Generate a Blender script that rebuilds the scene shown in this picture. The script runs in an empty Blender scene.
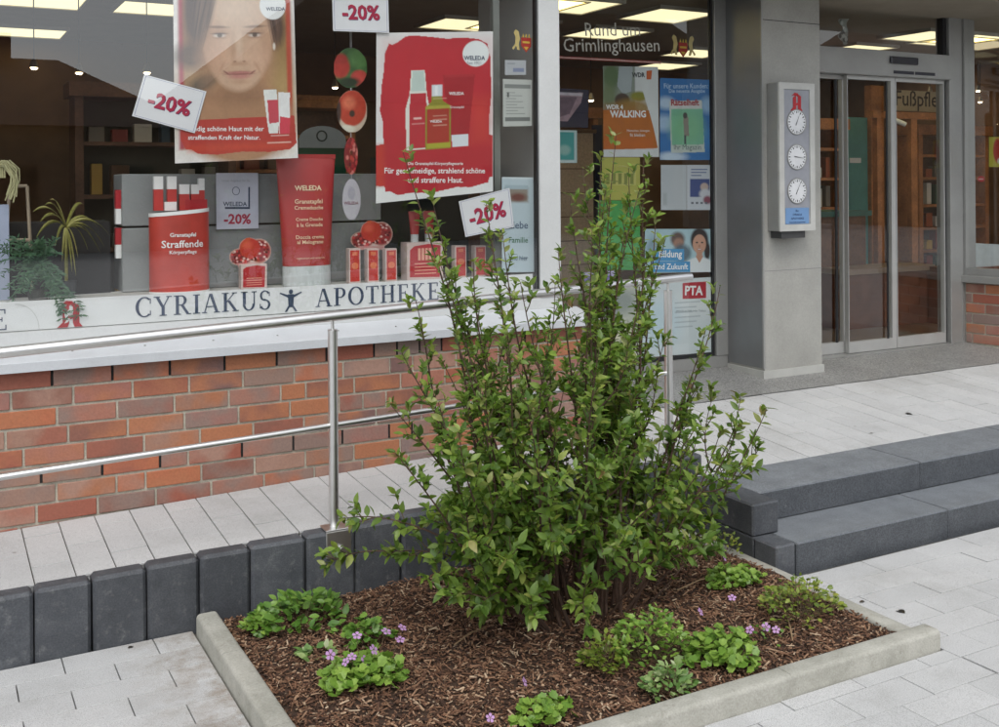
import bpy, bmesh, math, random
import numpy as np
from mathutils import Vector, Matrix, Euler
R = math.radians
S = bpy.context.scene
COL = S.collection
random.seed(7)

# ------------------------------------------------------------------ camera, sky, sun, exposure
CAM_H, FPX, AZ, ROLL, PX, PY = 1.77, 1063.0, R(28.5), 0.0075, 499.5, 184.5
cd = bpy.data.cameras.new('camera')
cam = bpy.data.objects.new('camera', cd); COL.objects.link(cam); S.camera = cam
cd.sensor_width = 36.0; cd.lens = 36.0 * FPX / 999.0
cd.shift_y = -(363.5 - PY) / 999.0
cd.clip_start = 0.05; cd.clip_end = 600
cam.matrix_world = Matrix.Translation((0, 0, CAM_H)) @ Matrix.Rotation(-AZ, 4, 'Z') @ Matrix.Rotation(R(90), 4, 'X') @ Matrix.Rotation(-ROLL, 4, 'Z')

SUN_EL, SUN_AZ = 56.0, 205.0          # overcast; brightest sky behind and left of the photographer
w = bpy.data.worlds.new('World'); S.world = w; w.use_nodes = True
nt = w.node_tree; nt.nodes.clear()
sky = nt.nodes.new('ShaderNodeTexSky'); sky.sky_type = 'NISHITA'; sky.sun_disc = False
sky.sun_elevation = R(SUN_EL); sky.sun_rotation = R(SUN_AZ)
sky.air_density = 1.0; sky.dust_density = 1.0; sky.ozone_density = 1.0
hs = nt.nodes.new('ShaderNodeHueSaturation'); hs.inputs['Saturation'].default_value = 0.22
bg = nt.nodes.new('ShaderNodeBackground'); bg.inputs['Strength'].default_value = 0.15
wo = nt.nodes.new('ShaderNodeOutputWorld')
nt.links.new(sky.outputs[0], hs.inputs['Color']); nt.links.new(hs.outputs[0], bg.inputs['Color']); nt.links.new(bg.outputs[0], wo.inputs[0])
sd = bpy.data.lights.new('sun', 'SUN'); sd.energy = 1.1; sd.angle = R(28); sd.color = (1.0, 0.97, 0.93)
so = bpy.data.objects.new('sun', sd); COL.objects.link(so)
_a = R(SUN_AZ); _d = Vector((math.sin(_a) * math.cos(R(SUN_EL)), math.cos(_a) * math.cos(R(SUN_EL)), math.sin(R(SUN_EL))))
so.rotation_euler = _d.to_track_quat('Z', 'Y').to_euler(); so.location = (-4, -8, 14)

S.view_settings.view_transform = 'Standard'; S.view_settings.look = 'None'
S.view_settings.gamma = 1.0; S.view_settings.use_curve_mapping = False
S.view_settings.exposure = 0.62
S.render.engine = 'CYCLES'
cy = S.cycles
cy.use_denoising = True; cy.max_bounces = 6; cy.diffuse_bounces = 3; cy.glossy_bounces = 3; cy.transmission_bounces = 2; cy.transparent_max_bounces = 12
cy.use_adaptive_sampling = True; cy.adaptive_threshold = 0.03
cy.caustics_reflective = False; cy.caustics_refractive = False; cy.sample_clamp_indirect = 6.0

# ------------------------------------------------------------------ helpers
def at(u, v, y):
    """a point of the photograph on the real vertical plane Y = y (metres)"""
    a, b = u - PX, PY - v
    c, s = math.cos(ROLL), math.sin(ROLL)
    r, up = (a * c + b * s) / FPX, (-a * s + b * c) / FPX
    d = (r * math.cos(AZ) + math.sin(AZ), math.cos(AZ) - r * math.sin(AZ), up)
    t = y / d[1]
    return Vector((d[0] * t, y, CAM_H + d[2] * t))
def atz(u, v, z):
    a = at(u, v, 1.0); d = a - Vector((0, 0, CAM_H)); t = (z - CAM_H) / d.z
    return Vector((d.x * t, d.y * t, z))

def lin(c):
    return tuple(((x / 12.92) if x <= 0.04045 else ((x + 0.055) / 1.055) ** 2.4) for x in c)
def rgb(h):
    return lin(tuple(int(h[i:i + 2], 16) / 255 for i in (0, 2, 4)))

MATS = {}
def newmat(name):
    m = bpy.data.materials.new(name); m.use_nodes = True
    return m, m.node_tree, m.node_tree.nodes['Principled BSDF']
def N(t, typ, **kw):
    n = t.nodes.new(typ)
    for k, v in kw.items():
        if k in n.inputs: n.inputs[k].default_value = v
        else: setattr(n, k, v)
    return n
def ramp(t, stops, interp='LINEAR'):
    r = t.nodes.new('ShaderNodeValToRGB'); cr = r.color_ramp; cr.interpolation = interp
    while len(cr.elements) < len(stops): cr.elements.new(0.5)
    for e, (p, c) in zip(cr.elements, stops):
        e.position = p; e.color = (c[0], c[1], c[2], 1) if len(c) > 2 else (c[0],) * 3 + (1,)
    return r
def mix(t, a, b, fac, mode='MIX'):
    m = t.nodes.new('ShaderNodeMix'); m.data_type = 'RGBA'; m.blend_type = mode
    for sock, v in ((0, fac), (6, a), (7, b)):
        if hasattr(v, 'is_output'): t.links.new(v, m.inputs[sock])
        elif sock == 0: m.inputs[0].default_value = v
        else: m.inputs[sock].default_value = (v[0], v[1], v[2], 1)
    return m.outputs[2]
def surf(name, base, rough=0.6, metal=0.0, var=0.12, scale=6.0, fine=0.0, fscale=120.0, bump=0.0, bscale=60.0, spec=0.5, world=False, objvar=0.0):
    """plain procedural surface: base colour, large blotches, fine speckle, bump"""
    if name in MATS: return MATS[name]
    m, t, p = newmat(name)
    tc = N(t, 'ShaderNodeTexCoord'); L = t.links
    co = tc.outputs['Object']
    if world:
        g = N(t, 'ShaderNodeNewGeometry'); co = g.outputs['Position']
    col = None
    n1 = N(t, 'ShaderNodeTexNoise', Scale=scale, Detail=5.0, Roughness=0.6); L.new(co, n1.inputs['Vector'])
    lo = tuple(c * (1 - var) for c in base); hi = tuple(min(1, c * (1 + var)) for c in base)
    r1 = ramp(t, [(0.3, lo), (0.7, hi)]); L.new(n1.outputs['Fac'], r1.inputs[0]); col = r1.outputs[0]
    if fine:
        n2 = N(t, 'ShaderNodeTexNoise', Scale=fscale, Detail=3.0, Roughness=0.7); L.new(co, n2.inputs['Vector'])
        r2 = ramp(t, [(0.3, (1 - fine,) * 3), (0.7, (1 + fine,) * 3)]); L.new(n2.outputs['Fac'], r2.inputs[0])
        col = mix(t, col, r2.outputs[0], 1.0, 'MULTIPLY')
    if objvar:
        oi = N(t, 'ShaderNodeObjectInfo')
        r3 = ramp(t, [(0, (1 - objvar,) * 3), (1, (1 + objvar * 0.6,) * 3)]); L.new(oi.outputs['Random'], r3.inputs[0])
        col = mix(t, col, r3.outputs[0], 1.0, 'MULTIPLY')
    L.new(col, p.inputs['Base Color'])
    p.inputs['Roughness'].default_value = rough; p.inputs['Metallic'].default_value = metal
    p.inputs['Specular IOR Level'].default_value = spec
    if bump:
        n3 = N(t, 'ShaderNodeTexNoise', Scale=bscale, Detail=4.0); L.new(co, n3.inputs['Vector'])
        b = N(t, 'ShaderNodeBump', Strength=bump, Distance=0.004); L.new(n3.outputs['Fac'], b.inputs['Height']); L.new(b.outputs[0], p.inputs['Normal'])
    MATS[name] = m
    return m
def ink(h, rough=0.45):
    """printed or painted flat colour with a faint unevenness"""
    return surf('ink_' + h + ('' if rough == 0.45 else '_%d' % int(rough * 100)), rgb(h), rough, var=0.05, scale=9)
def emit(name, col, strength):
    if name in MATS: return MATS[name]
    m, t, p = newmat(name)
    p.inputs['Base Color'].default_value = (*col, 1); p.inputs['Emission Color'].default_value = (*col, 1); p.inputs['Emission Strength'].default_value = strength
    MATS[name] = m; return m

class MB:
    def __init__(self): self.v = []; self.f = []
    def add(self, vs, fs):
        o = len(self.v); self.v += [tuple(x) for x in vs]; self.f += [tuple(i + o for i in q) for q in fs]; return self
    def box(self, x0, x1, y0, y1, z0, z1):
        return self.add([(x0, y0, z0), (x1, y0, z0), (x1, y1, z0), (x0, y1, z0), (x0, y0, z1), (x1, y0, z1), (x1, y1, z1), (x0, y1, z1)],
                        [(0, 3, 2, 1), (4, 5, 6, 7), (0, 1, 5, 4), (1, 2, 6, 5), (2, 3, 7, 6), (3, 0, 4, 7)])
    def cbox(self, x0, x1, y0, y1, z0, z1, c=0.004):
        """box with chamfered edges (44 triangles)"""
        X, Y, Z = (x0, x1), (y0, y1), (z0, z1); vs = []; idx = {}
        for i in (0, 1):
            for j in (0, 1):
                for k in (0, 1):
                    sx, sy, sz = (1 - 2 * i) * c, (1 - 2 * j) * c, (1 - 2 * k) * c
                    for a in range(3):
                        idx[i, j, k, a] = len(vs)
                        vs.append((X[i] + (0 if a == 0 else sx), Y[j] + (0 if a == 1 else sy), Z[k] + (0 if a == 2 else sz)))
        fs = []
        for a in range(3):
            b, d = (a + 1) % 3, (a + 2) % 3
            for s in (0, 1):
                q = []
                for (m, n) in ((0, 0), (1, 0), (1, 1), (0, 1)):
                    k = [0, 0, 0]; k[a] = s; k[b] = m; k[d] = n; q.append(idx[(*k, a)])
                fs.append(tuple(q if s else q[::-1]))
            for m in (0, 1):
                for n in (0, 1):
                    e = [[0, 0, 0], [0, 0, 0]]
                    for s in (0, 1): e[s][a] = s; e[s][b] = m; e[s][d] = n
                    q = [idx[(*e[0], b)], idx[(*e[1], b)], idx[(*e[1], d)], idx[(*e[0], d)]]
                    fs.append(tuple(q))
        for i in (0, 1):
            for j in (0, 1):
                for k in (0, 1): fs.append((idx[i, j, k, 0], idx[i, j, k, 1], idx[i, j, k, 2]))
        return self.add(vs, fs)
    def tube(self, pts, rad, n=10, cap=True):
        pts = [Vector(p) for p in pts]; rs = rad if hasattr(rad, '__len__') else [rad] * len(pts)
        vs = []; fs = []; ref = None
        for i, p in enumerate(pts):
            d = (pts[min(i + 1, len(pts) - 1)] - pts[max(i - 1, 0)]).normalized()
            if ref is None:
                ref = d.orthogonal().normalized()
            ref = (ref - d * ref.dot(d)).normalized(); b = d.cross(ref)
            for k in range(n):
                a = 2 * math.pi * k / n; vs.append(p + (ref * math.cos(a) + b * math.sin(a)) * rs[i])
        for i in range(len(pts) - 1):
            for k in range(n): fs.append((i * n + k, i * n + (k + 1) % n, (i + 1) * n + (k + 1) % n, (i + 1) * n + k))
        if cap: fs.append(tuple(range(n))[::-1]); fs.append(tuple(range((len(pts) - 1) * n, len(pts) * n)))
        return self.add(vs, fs)
    def lathe(self, prof, c=(0, 0, 0), n=24):
        vs = []; fs = []
        for r, z in prof:
            for k in range(n):
                a = 2 * math.pi * k / n; vs.append((c[0] + r * math.cos(a), c[1] + r * math.sin(a), c[2] + z))
        for i in range(len(prof) - 1):
            for k in range(n): fs.append((i * n + k, i * n + (k + 1) % n, (i + 1) * n + (k + 1) % n, (i + 1) * n + k))
        fs.append(tuple(range(n))[::-1]); fs.append(tuple(range((len(prof) - 1) * n, len(prof) * n)))
        return self.add(vs, fs)
    def prism(self, poly, y0, y1):
        """polygon in X,Z extruded along Y (y0 is the front, towards the street)"""
        n = len(poly)
        area = sum(poly[i][0] * poly[(i + 1) % n][1] - poly[(i + 1) % n][0] * poly[i][1] for i in range(n))
        if area < 0: poly = poly[::-1]
        vs = [(x, y0, z) for x, z in poly] + [(x, y1, z) for x, z in poly]
        fs = [tuple(range(n)), tuple(range(2 * n - 1, n - 1, -1))] + [(i + n, (i + 1) % n + n, (i + 1) % n, i) for i in range(n)]
        return self.add(vs, fs)
    def mesh(self, name, mat, smooth=False):
        me = bpy.data.meshes.new(name); me.from_pydata(self.v, [], self.f); me.update()
        bm = bmesh.new(); bm.from_mesh(me); bmesh.ops.recalc_face_normals(bm, faces=bm.faces); bm.to_mesh(me); bm.free()
        if mat: me.materials.append(mat)
        if smooth:
            me.polygons.foreach_set('use_smooth', [True] * len(me.polygons))
            try: me.set_sharp_from_angle(angle=R(40))
            except Exception: pass
        return me
    def build(self, name, mat, parent=None, smooth=False, local=False):
        if parent is not None and not local:
            o = wloc(parent); self.v = [(x - o.x, y - o.y, z - o.z) for x, y, z in self.v]
        return link(name, self.mesh(name, mat, smooth), parent)

def wloc(o):
    p = Vector((0, 0, 0))
    while o is not None: p += o.location; o = o.parent
    return p
def link(name, data, parent=None, loc=None, rot=None):
    o = bpy.data.objects.new(name, data); COL.objects.link(o)
    if parent is not None: o.parent = parent
    if loc is not None: o.location = loc
    if rot is not None: o.rotation_euler = rot
    return o
def tag(o, label=None, cat=None, group=None, kind=None):
    if label: o['label'] = label
    if cat: o['category'] = cat
    if group: o['group'] = group
    if kind: o['kind'] = kind
    return o
def thing(name, loc, label, cat, group=None, rz=0):
    o = link(name, None, None, loc, (0, 0, rz)); o.empty_display_size = 0.1
    return tag(o, label, cat, group)
def B(*a, c=0): 
    m = MB(); return m.cbox(*a, c=c) if c else m.box(*a)

# text as flat lettering lying in the X,Z plane and facing the street
_tc = {}
def text(body, width, parent, cx, cz, y, mat, bold=0.0, height=None, shear=0.0, warp=None, name='lettering', align='C'):
    cu = bpy.data.curves.new('txt', 'FONT'); cu.body = body; cu.size = 1; cu.offset = bold; cu.shear = shear; cu.resolution_u = 2
    ob = bpy.data.objects.new('txt', cu); COL.objects.link(ob)
    me = bpy.data.meshes.new_from_object(ob.evaluated_get(bpy.context.evaluated_depsgraph_get()))
    bpy.data.objects.remove(ob); bpy.data.curves.remove(cu)
    xs = [v.co.x for v in me.vertices]; ys = [v.co.y for v in me.vertices]
    x0, x1, y0, y1 = min(xs), max(xs), min(ys), max(ys)
    sx = width / (x1 - x0); sz = (height / (y1 - y0)) if height else sx
    ox = cx - width / 2 if align == 'C' else cx
    for v in me.vertices:
        X = ox + (v.co.x - x0) * sx; Z = cz + (v.co.y - (y0 + y1) / 2) * sz
        v.co = (X, warp(X, Z) if warp else y, Z)
    me.materials.append(mat); me.name = name
    return link(name, me, parent)

# raster prints: a small painter whose picture becomes the vertex colours of a flat sheet (flat print only)
class Img:
    def __init__(self, x0, x1, y0, y1, res, bgc='ffffff'):
        """picture coordinates: x to the right, y downwards"""
        self.b = (x0, x1, y0, y1)
        self.w = max(2, int((x1 - x0) * res)); self.h = max(2, int((y1 - y0) * res))
        self.X, self.Y = np.meshgrid(np.linspace(x0, x1, self.w), np.linspace(y0, y1, self.h))
        self.a = np.zeros((self.h, self.w, 3)); self.a[:] = rgb(bgc); self.m = np.ones((self.h, self.w), bool)
    def put(self, k, c, al=1.0):
        k = np.clip(k, 0, 1)[..., None] * al; self.a = self.a * (1 - k) + np.array(rgb(c)) * k; return self
    def ell(self, cx, cy, rx, ry, c, soft=0.15, al=1.0, rot=0):
        x, y = self.X - cx, self.Y - cy; cr, sr = math.cos(rot), math.sin(rot)
        d = np.sqrt(((x * cr + y * sr) / rx) ** 2 + ((-x * sr + y * cr) / ry) ** 2)
        return self.put((1 - d) / soft + 0.5, c, al)
    def rect(self, x0, x1, y0, y1, c, soft=0.6, al=1.0):
        k = np.minimum(np.minimum(self.X - x0, x1 - self.X), np.minimum(self.Y - y0, y1 - self.Y)) / soft + 0.5
        return self.put(k, c, al)
    def poly(self, pts, c, al=1.0):
        ins = np.zeros(self.X.shape, bool); n = len(pts)
        for i in range(n):
            (xa, ya), (xb, yb) = pts[i], pts[(i + 1) % n]
            if ya == yb: continue
            cond = (ya > self.Y) != (yb > self.Y)
            ins ^= cond & (self.X < (xb - xa) * (self.Y - ya) / (yb - ya) + xa)
        return self.put(ins.astype(float), c, al)
    def noise(self, amt, seed=0, cells=14):
        g = np.random.RandomState(seed).rand(cells + 1, cells + 1)
        gx = np.linspace(0, cells - 1e-6, self.w); gy = np.linspace(0, cells - 1e-6, self.h)
        ix = gx.astype(int); iy = gy.astype(int); fx = gx - ix; fy = (gy - iy)[:, None]
        t = (g[np.ix_(iy, ix)] * (1 - fx) + g[np.ix_(iy, ix + 1)] * fx) * (1 - fy) + (g[np.ix_(iy + 1, ix)] * (1 - fx) + g[np.ix_(iy + 1, ix + 1)] * fx) * fy
        self.a *= (1 + amt * (t - 0.5) * 2)[..., None]; return self
def printmat():
    if 'print' in MATS: return MATS['print']
    m, t, p = newmat('print'); a = N(t, 'ShaderNodeVertexColor', layer_name='Col'); t.links.new(a.outputs[0], p.inputs['Base Color'])
    p.inputs['Roughness'].default_value = 0.4; MATS['print'] = m; return m
def card(name, img, corners, parent=None, thick=0.002, mask=None, origin=None):
    """corners: world points tl, tr, br, bl of the sheet; colours from the picture"""
    tl, tr, br, bl = [Vector(c) for c in corners]
    o = Vector(origin) if origin is not None else (bl + br) / 2
    h, w = img.h, img.w
    s = np.linspace(0, 1, w)[None, :, None]; q = np.linspace(0, 1, h)[:, None, None]
    P = (np.array(tl) * (1 - s) + np.array(tr) * s) * (1 - q) + (np.array(bl) * (1 - s) + np.array(br) * s) * q - np.array(o)
    P = P.reshape(-1, 3)
    i = np.arange(h * w).reshape(h, w)
    F = np.stack([i[:-1, :-1], i[1:, :-1], i[1:, 1:], i[:-1, 1:]], -1)
    keep = (mask if mask is not None else np.ones((h, w), bool))
    fk = keep[:-1, :-1] & keep[1:, :-1] & keep[1:, 1:] & keep[:-1, 1:]
    F = F[fk]
    used = np.zeros(h * w, bool); used[F.ravel()] = True; rem = np.cumsum(used) - 1
    C = np.concatenate([img.a.reshape(-1, 3), np.ones((h * w, 1))], 1)[used]; P = P[used]; F = rem[F]
    me = bpy.data.meshes.new(name); me.from_pydata(P.tolist(), [], F.tolist())
    ca = me.color_attributes.new('Col', 'FLOAT_COLOR', 'POINT'); ca.data.foreach_set('color', C.astype(np.float32).ravel())
    me.materials.append(printmat()); me.update()
    ob = link(name, me, parent, o if parent is None else o - wloc(parent))
    if thick:
        sm = ob.modifiers.new('thickness', 'SOLIDIFY'); sm.thickness = thick; sm.offset = -1.0 
    return ob

# ------------------------------------------------------------------ materials
def glass_mat(name, k, tint=(0.9, 0.93, 0.92)):
    m = bpy.data.materials.new(name); m.use_nodes = True; t = m.node_tree; t.nodes.clear()
    fr = N(t, 'ShaderNodeFresnel', IOR=1.5); mu = N(t, 'ShaderNodeMath', operation='MULTIPLY', use_clamp=True); mu.inputs[1].default_value = k
    tr = N(t, 'ShaderNodeBsdfTransparent'); tr.inputs[0].default_value = (*tint, 1)
    gl = N(t, 'ShaderNodeBsdfGlossy', Roughness=0.0); gl.inputs[0].default_value = (1, 1, 1, 1)
    mx = N(t, 'ShaderNodeMixShader'); ou = N(t, 'ShaderNodeOutputMaterial')
    ge = N(t, 'ShaderNodeNewGeometry'); inv = N(t, 'ShaderNodeMath', operation='SUBTRACT'); inv.inputs[0].default_value = 1.0; t.links.new(ge.outputs['Backfacing'], inv.inputs[1])
    m2 = N(t, 'ShaderNodeMath', operation='MULTIPLY'); t.links.new(mu.outputs[0], m2.inputs[0]); t.links.new(inv.outputs[0], m2.inputs[1])   # one reflection per pane: only where light enters it
    t.links.new(fr.outputs[0], mu.inputs[0]); t.links.new(m2.outputs[0], mx.inputs[0]); t.links.new(tr.outputs[0], mx.inputs[1]); t.links.new(gl.outputs[0], mx.inputs[2]); t.links.new(mx.outputs[0], ou.inputs[0])
    return m
GLASS = glass_mat('window_glass', 2.5, (0.985, 0.99, 0.985))
GLASS_D = glass_mat('door_glass', 1.8, (0.97, 0.98, 0.975))

def paver_material(name, base, brick=None):
    m, t, p = newmat(name); L = t.links
    g = N(t, 'ShaderNodeNewGeometry'); co = g.outputs['Position']
    n1 = N(t, 'ShaderNodeTexNoise', Scale=2.2, Detail=6.0, Roughness=0.65); L.new(co, n1.inputs['Vector'])
    r1 = ramp(t, [(0.3, tuple(c * 0.91 for c in base)), (0.72, tuple(c * 1.06 for c in base))]); L.new(n1.outputs['Fac'], r1.inputs[0])
    n2 = N(t, 'ShaderNodeTexNoise', Scale=260.0, Detail=4.0, Roughness=0.85); L.new(co, n2.inputs['Vector'])
    r2 = ramp(t, [(0.36, (0.50,)), (0.47, (0.98,)), (0.66, (1.16,))]); L.new(n2.outputs['Fac'], r2.inputs[0])
    c = mix(t, r1.outputs[0], r2.outputs[0], 1.0, 'MULTIPLY')
    oi = N(t, 'ShaderNodeObjectInfo'); r3 = ramp(t, [(0, (0.955, 0.955, 0.95)), (0.5, (1.0, 1.0, 0.995)), (1, (1.03, 1.025, 1.015))]); L.new(oi.outputs['Random'], r3.inputs[0])
    c = mix(t, c, r3.outputs[0], 1.0, 'MULTIPLY')
    # brown soil washed out of the bed, beside the left kerb
    sep = N(t, 'ShaderNodeSeparateXYZ'); L.new(co, sep.inputs[0])
    mr = N(t, 'ShaderNodeMapRange', interpolation_type='SMOOTHSTEP'); L.new(sep.outputs['X'], mr.inputs[0]); mr.inputs[1].default_value = 0.55; mr.inputs[2].default_value = 0.93
    ml = N(t, 'ShaderNodeMath', operation='LESS_THAN'); L.new(sep.outputs['X'], ml.inputs[0]); ml.inputs[1].default_value = 1.0
    n4 = N(t, 'ShaderNodeTexNoise', Scale=9.0, Detail=8.0, Roughness=0.75); L.new(co, n4.inputs['Vector'])
    r4 = ramp(t, [(0.42, (0,)), (0.66, (1,))]); L.new(n4.outputs['Fac'], r4.inputs[0])
    m1 = N(t, 'ShaderNodeMath', operation='MULTIPLY'); L.new(mr.outputs[0], m1.inputs[0]); L.new(r4.outputs[0], m1.inputs[1])
    m2 = N(t, 'ShaderNodeMath', operation='MULTIPLY'); L.new(m1.outputs[0], m2.inputs[0]); L.new(ml.outputs[0], m2.inputs[1])
    my = N(t, 'ShaderNodeMath', operation='LESS_THAN'); L.new(sep.outputs['Y'], my.inputs[0]); my.inputs[1].default_value = 4.3
    m5 = N(t, 'ShaderNodeMath', operation='MULTIPLY'); L.new(m2.outputs[0], m5.inputs[0]); L.new(my.outputs[0], m5.inputs[1])
    m3 = N(t, 'ShaderNodeMath', operation='MULTIPLY'); L.new(m5.outputs[0], m3.inputs[0]); m3.inputs[1].default_value = 0.75
    c = mix(t, c, (0.20, 0.14, 0.08), m3.outputs[0])
    n6 = N(t, 'ShaderNodeTexNoise', Scale=1.1, Detail=9.0, Roughness=0.78); L.new(co, n6.inputs['Vector']); r6 = ramp(t, [(0.34, (0.90, 0.895, 0.88)), (0.48, (1.0, 1.0, 1.0))]); L.new(n6.outputs['Fac'], r6.inputs[0]); c = mix(t, c, r6.outputs[0], 1.0, 'MULTIPLY')
    v6 = N(t, 'ShaderNodeTexVoronoi', Scale=3.2); L.new(co, v6.inputs['Vector']); r7 = ramp(t, [(0.018, (0.62, 0.60, 0.57)), (0.034, (1.0, 1.0, 1.0))]); L.new(v6.outputs['Distance'], r7.inputs[0]); c = mix(t, c, r7.outputs[0], 1.0, 'MULTIPLY')   # trodden gum
    if brick:
        bt = N(t, 'ShaderNodeTexBrick'); bt.offset = 0.5; L.new(co, bt.inputs['Vector'])
        bt.inputs['Scale'].default_value = 1.0; bt.inputs['Brick Width'].default_value = brick[0]; bt.inputs['Row Height'].default_value = brick[1]; bt.inputs['Mortar Size'].default_value = 0.003
        bt.inputs['Color1'].default_value = (1, 1, 1, 1); bt.inputs['Color2'].default_value = (0.93, 0.93, 0.93, 1); bt.inputs['Mortar'].default_value = (0.2, 0.19, 0.17, 1)
        c = mix(t, c, bt.outputs[0], 1.0, 'MULTIPLY')
    L.new(c, p.inputs['Base Color']); p.inputs['Roughness'].default_value = 0.8
    b = N(t, 'ShaderNodeBump', Strength=0.35, Distance=0.003); L.new(n2.outputs['Fac'], b.inputs['Height']); L.new(b.outputs[0], p.inputs['Normal'])
    MATS[name] = m; return m
PAVER = paver_material('concrete_paver', (0.52, 0.522, 0.52))
GROUND = paver_material('paved_ground', (0.42, 0.425, 0.43), (0.331, 0.149))
SAND = surf('joint_sand', (0.09, 0.083, 0.07), 0.95, var=0.35, scale=30)

def anthracite():
    m, t, p = newmat('anthracite_concrete'); L = t.links
    tc = N(t, 'ShaderNodeNewGeometry'); co = tc.outputs['Position']
    n1 = N(t, 'ShaderNodeTexNoise', Scale=5.0, Detail=7.0, Roughness=0.7); L.new(co, n1.inputs['Vector'])
    r1 = ramp(t, [(0.28, (0.046, 0.050, 0.057)), (0.5, (0.068, 0.073, 0.082)), (0.75, (0.112, 0.118, 0.127))]); L.new(n1.outputs['Fac'], r1.inputs[0])
    n2 = N(t, 'ShaderNodeTexNoise', Scale=170.0, Detail=2.0); L.new(co, n2.inputs['Vector'])
    r2 = ramp(t, [(0.3, (0.8,)), (0.7, (1.22,))]); L.new(n2.outputs['Fac'], r2.inputs[0])
    c = mix(t, r1.outputs[0], r2.outputs[0], 1.0, 'MULTIPLY')
    # pale scuffs and lime bloom, mostly on the tops
    n3 = N(t, 'ShaderNodeTexNoise', Scale=22.0, Detail=6.0, Roughness=0.8); L.new(co, n3.inputs['Vector'])
    r3 = ramp(t, [(0.55, (0,)), (0.74, (0.5,))]); L.new(n3.outputs['Fac'], r3.inputs[0])
    c = mix(t, c, (0.25, 0.25, 0.245), r3.outputs[0])
    oi = N(t, 'ShaderNodeObjectInfo'); ro = ramp(t, [(0, (0.82,)), (1, (1.15,))]); L.new(oi.outputs['Random'], ro.inputs[0])
    c = mix(t, c, ro.outputs[0], 1.0, 'MULTIPLY')
    L.new(c, p.inputs['Base Color']); p.inputs['Roughness'].default_value = 0.62
    b = N(t, 'ShaderNodeBump', Strength=0.4, Distance=0.003); L.new(n2.outputs['Fac'], b.inputs['Height']); L.new(b.outputs[0], p.inputs['Normal'])
    return m
ANTH = anthracite()
def kerb_material():
    m, t, p = newmat('kerb_concrete'); L = t.links
    g = N(t, 'ShaderNodeNewGeometry'); co = g.outputs['Position']
    n1 = N(t, 'ShaderNodeTexNoise', Scale=7.0, Detail=7.0, Roughness=0.7); L.new(co, n1.inputs['Vector'])
    r1 = ramp(t, [(0.3, (0.31, 0.305, 0.26)), (0.55, (0.42, 0.41, 0.36)), (0.75, (0.48, 0.47, 0.42))]); L.new(n1.outputs['Fac'], r1.inputs[0])
    n2 = N(t, 'ShaderNodeTexNoise', Scale=150.0, Detail=3.0); L.new(co, n2.inputs['Vector'])
    r2 = ramp(t, [(0.3, (0.85,)), (0.7, (1.08,))]); L.new(n2.outputs['Fac'], r2.inputs[0])
    c = mix(t, r1.outputs[0], r2.outputs[0], 1.0, 'MULTIPLY')
    n3 = N(t, 'ShaderNodeTexNoise', Scale=16.0, Detail=8.0, Roughness=0.8); L.new(co, n3.inputs['Vector'])
    r3 = ramp(t, [(0.56, (0,)), (0.7, (0.45,))]); L.new(n3.outputs['Fac'], r3.inputs[0])
    c = mix(t, c, (0.12, 0.105, 0.075), r3.outputs[0])
    L.new(c, p.inputs['Base Color']); p.inputs['Roughness'].default_value = 0.85
    b = N(t, 'ShaderNodeBump', Strength=0.3, Distance=0.003); L.new(n2.outputs['Fac'], b.inputs['Height']); L.new(b.outputs[0], p.inputs['Normal'])
    return m
KERB = kerb_material()
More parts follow.
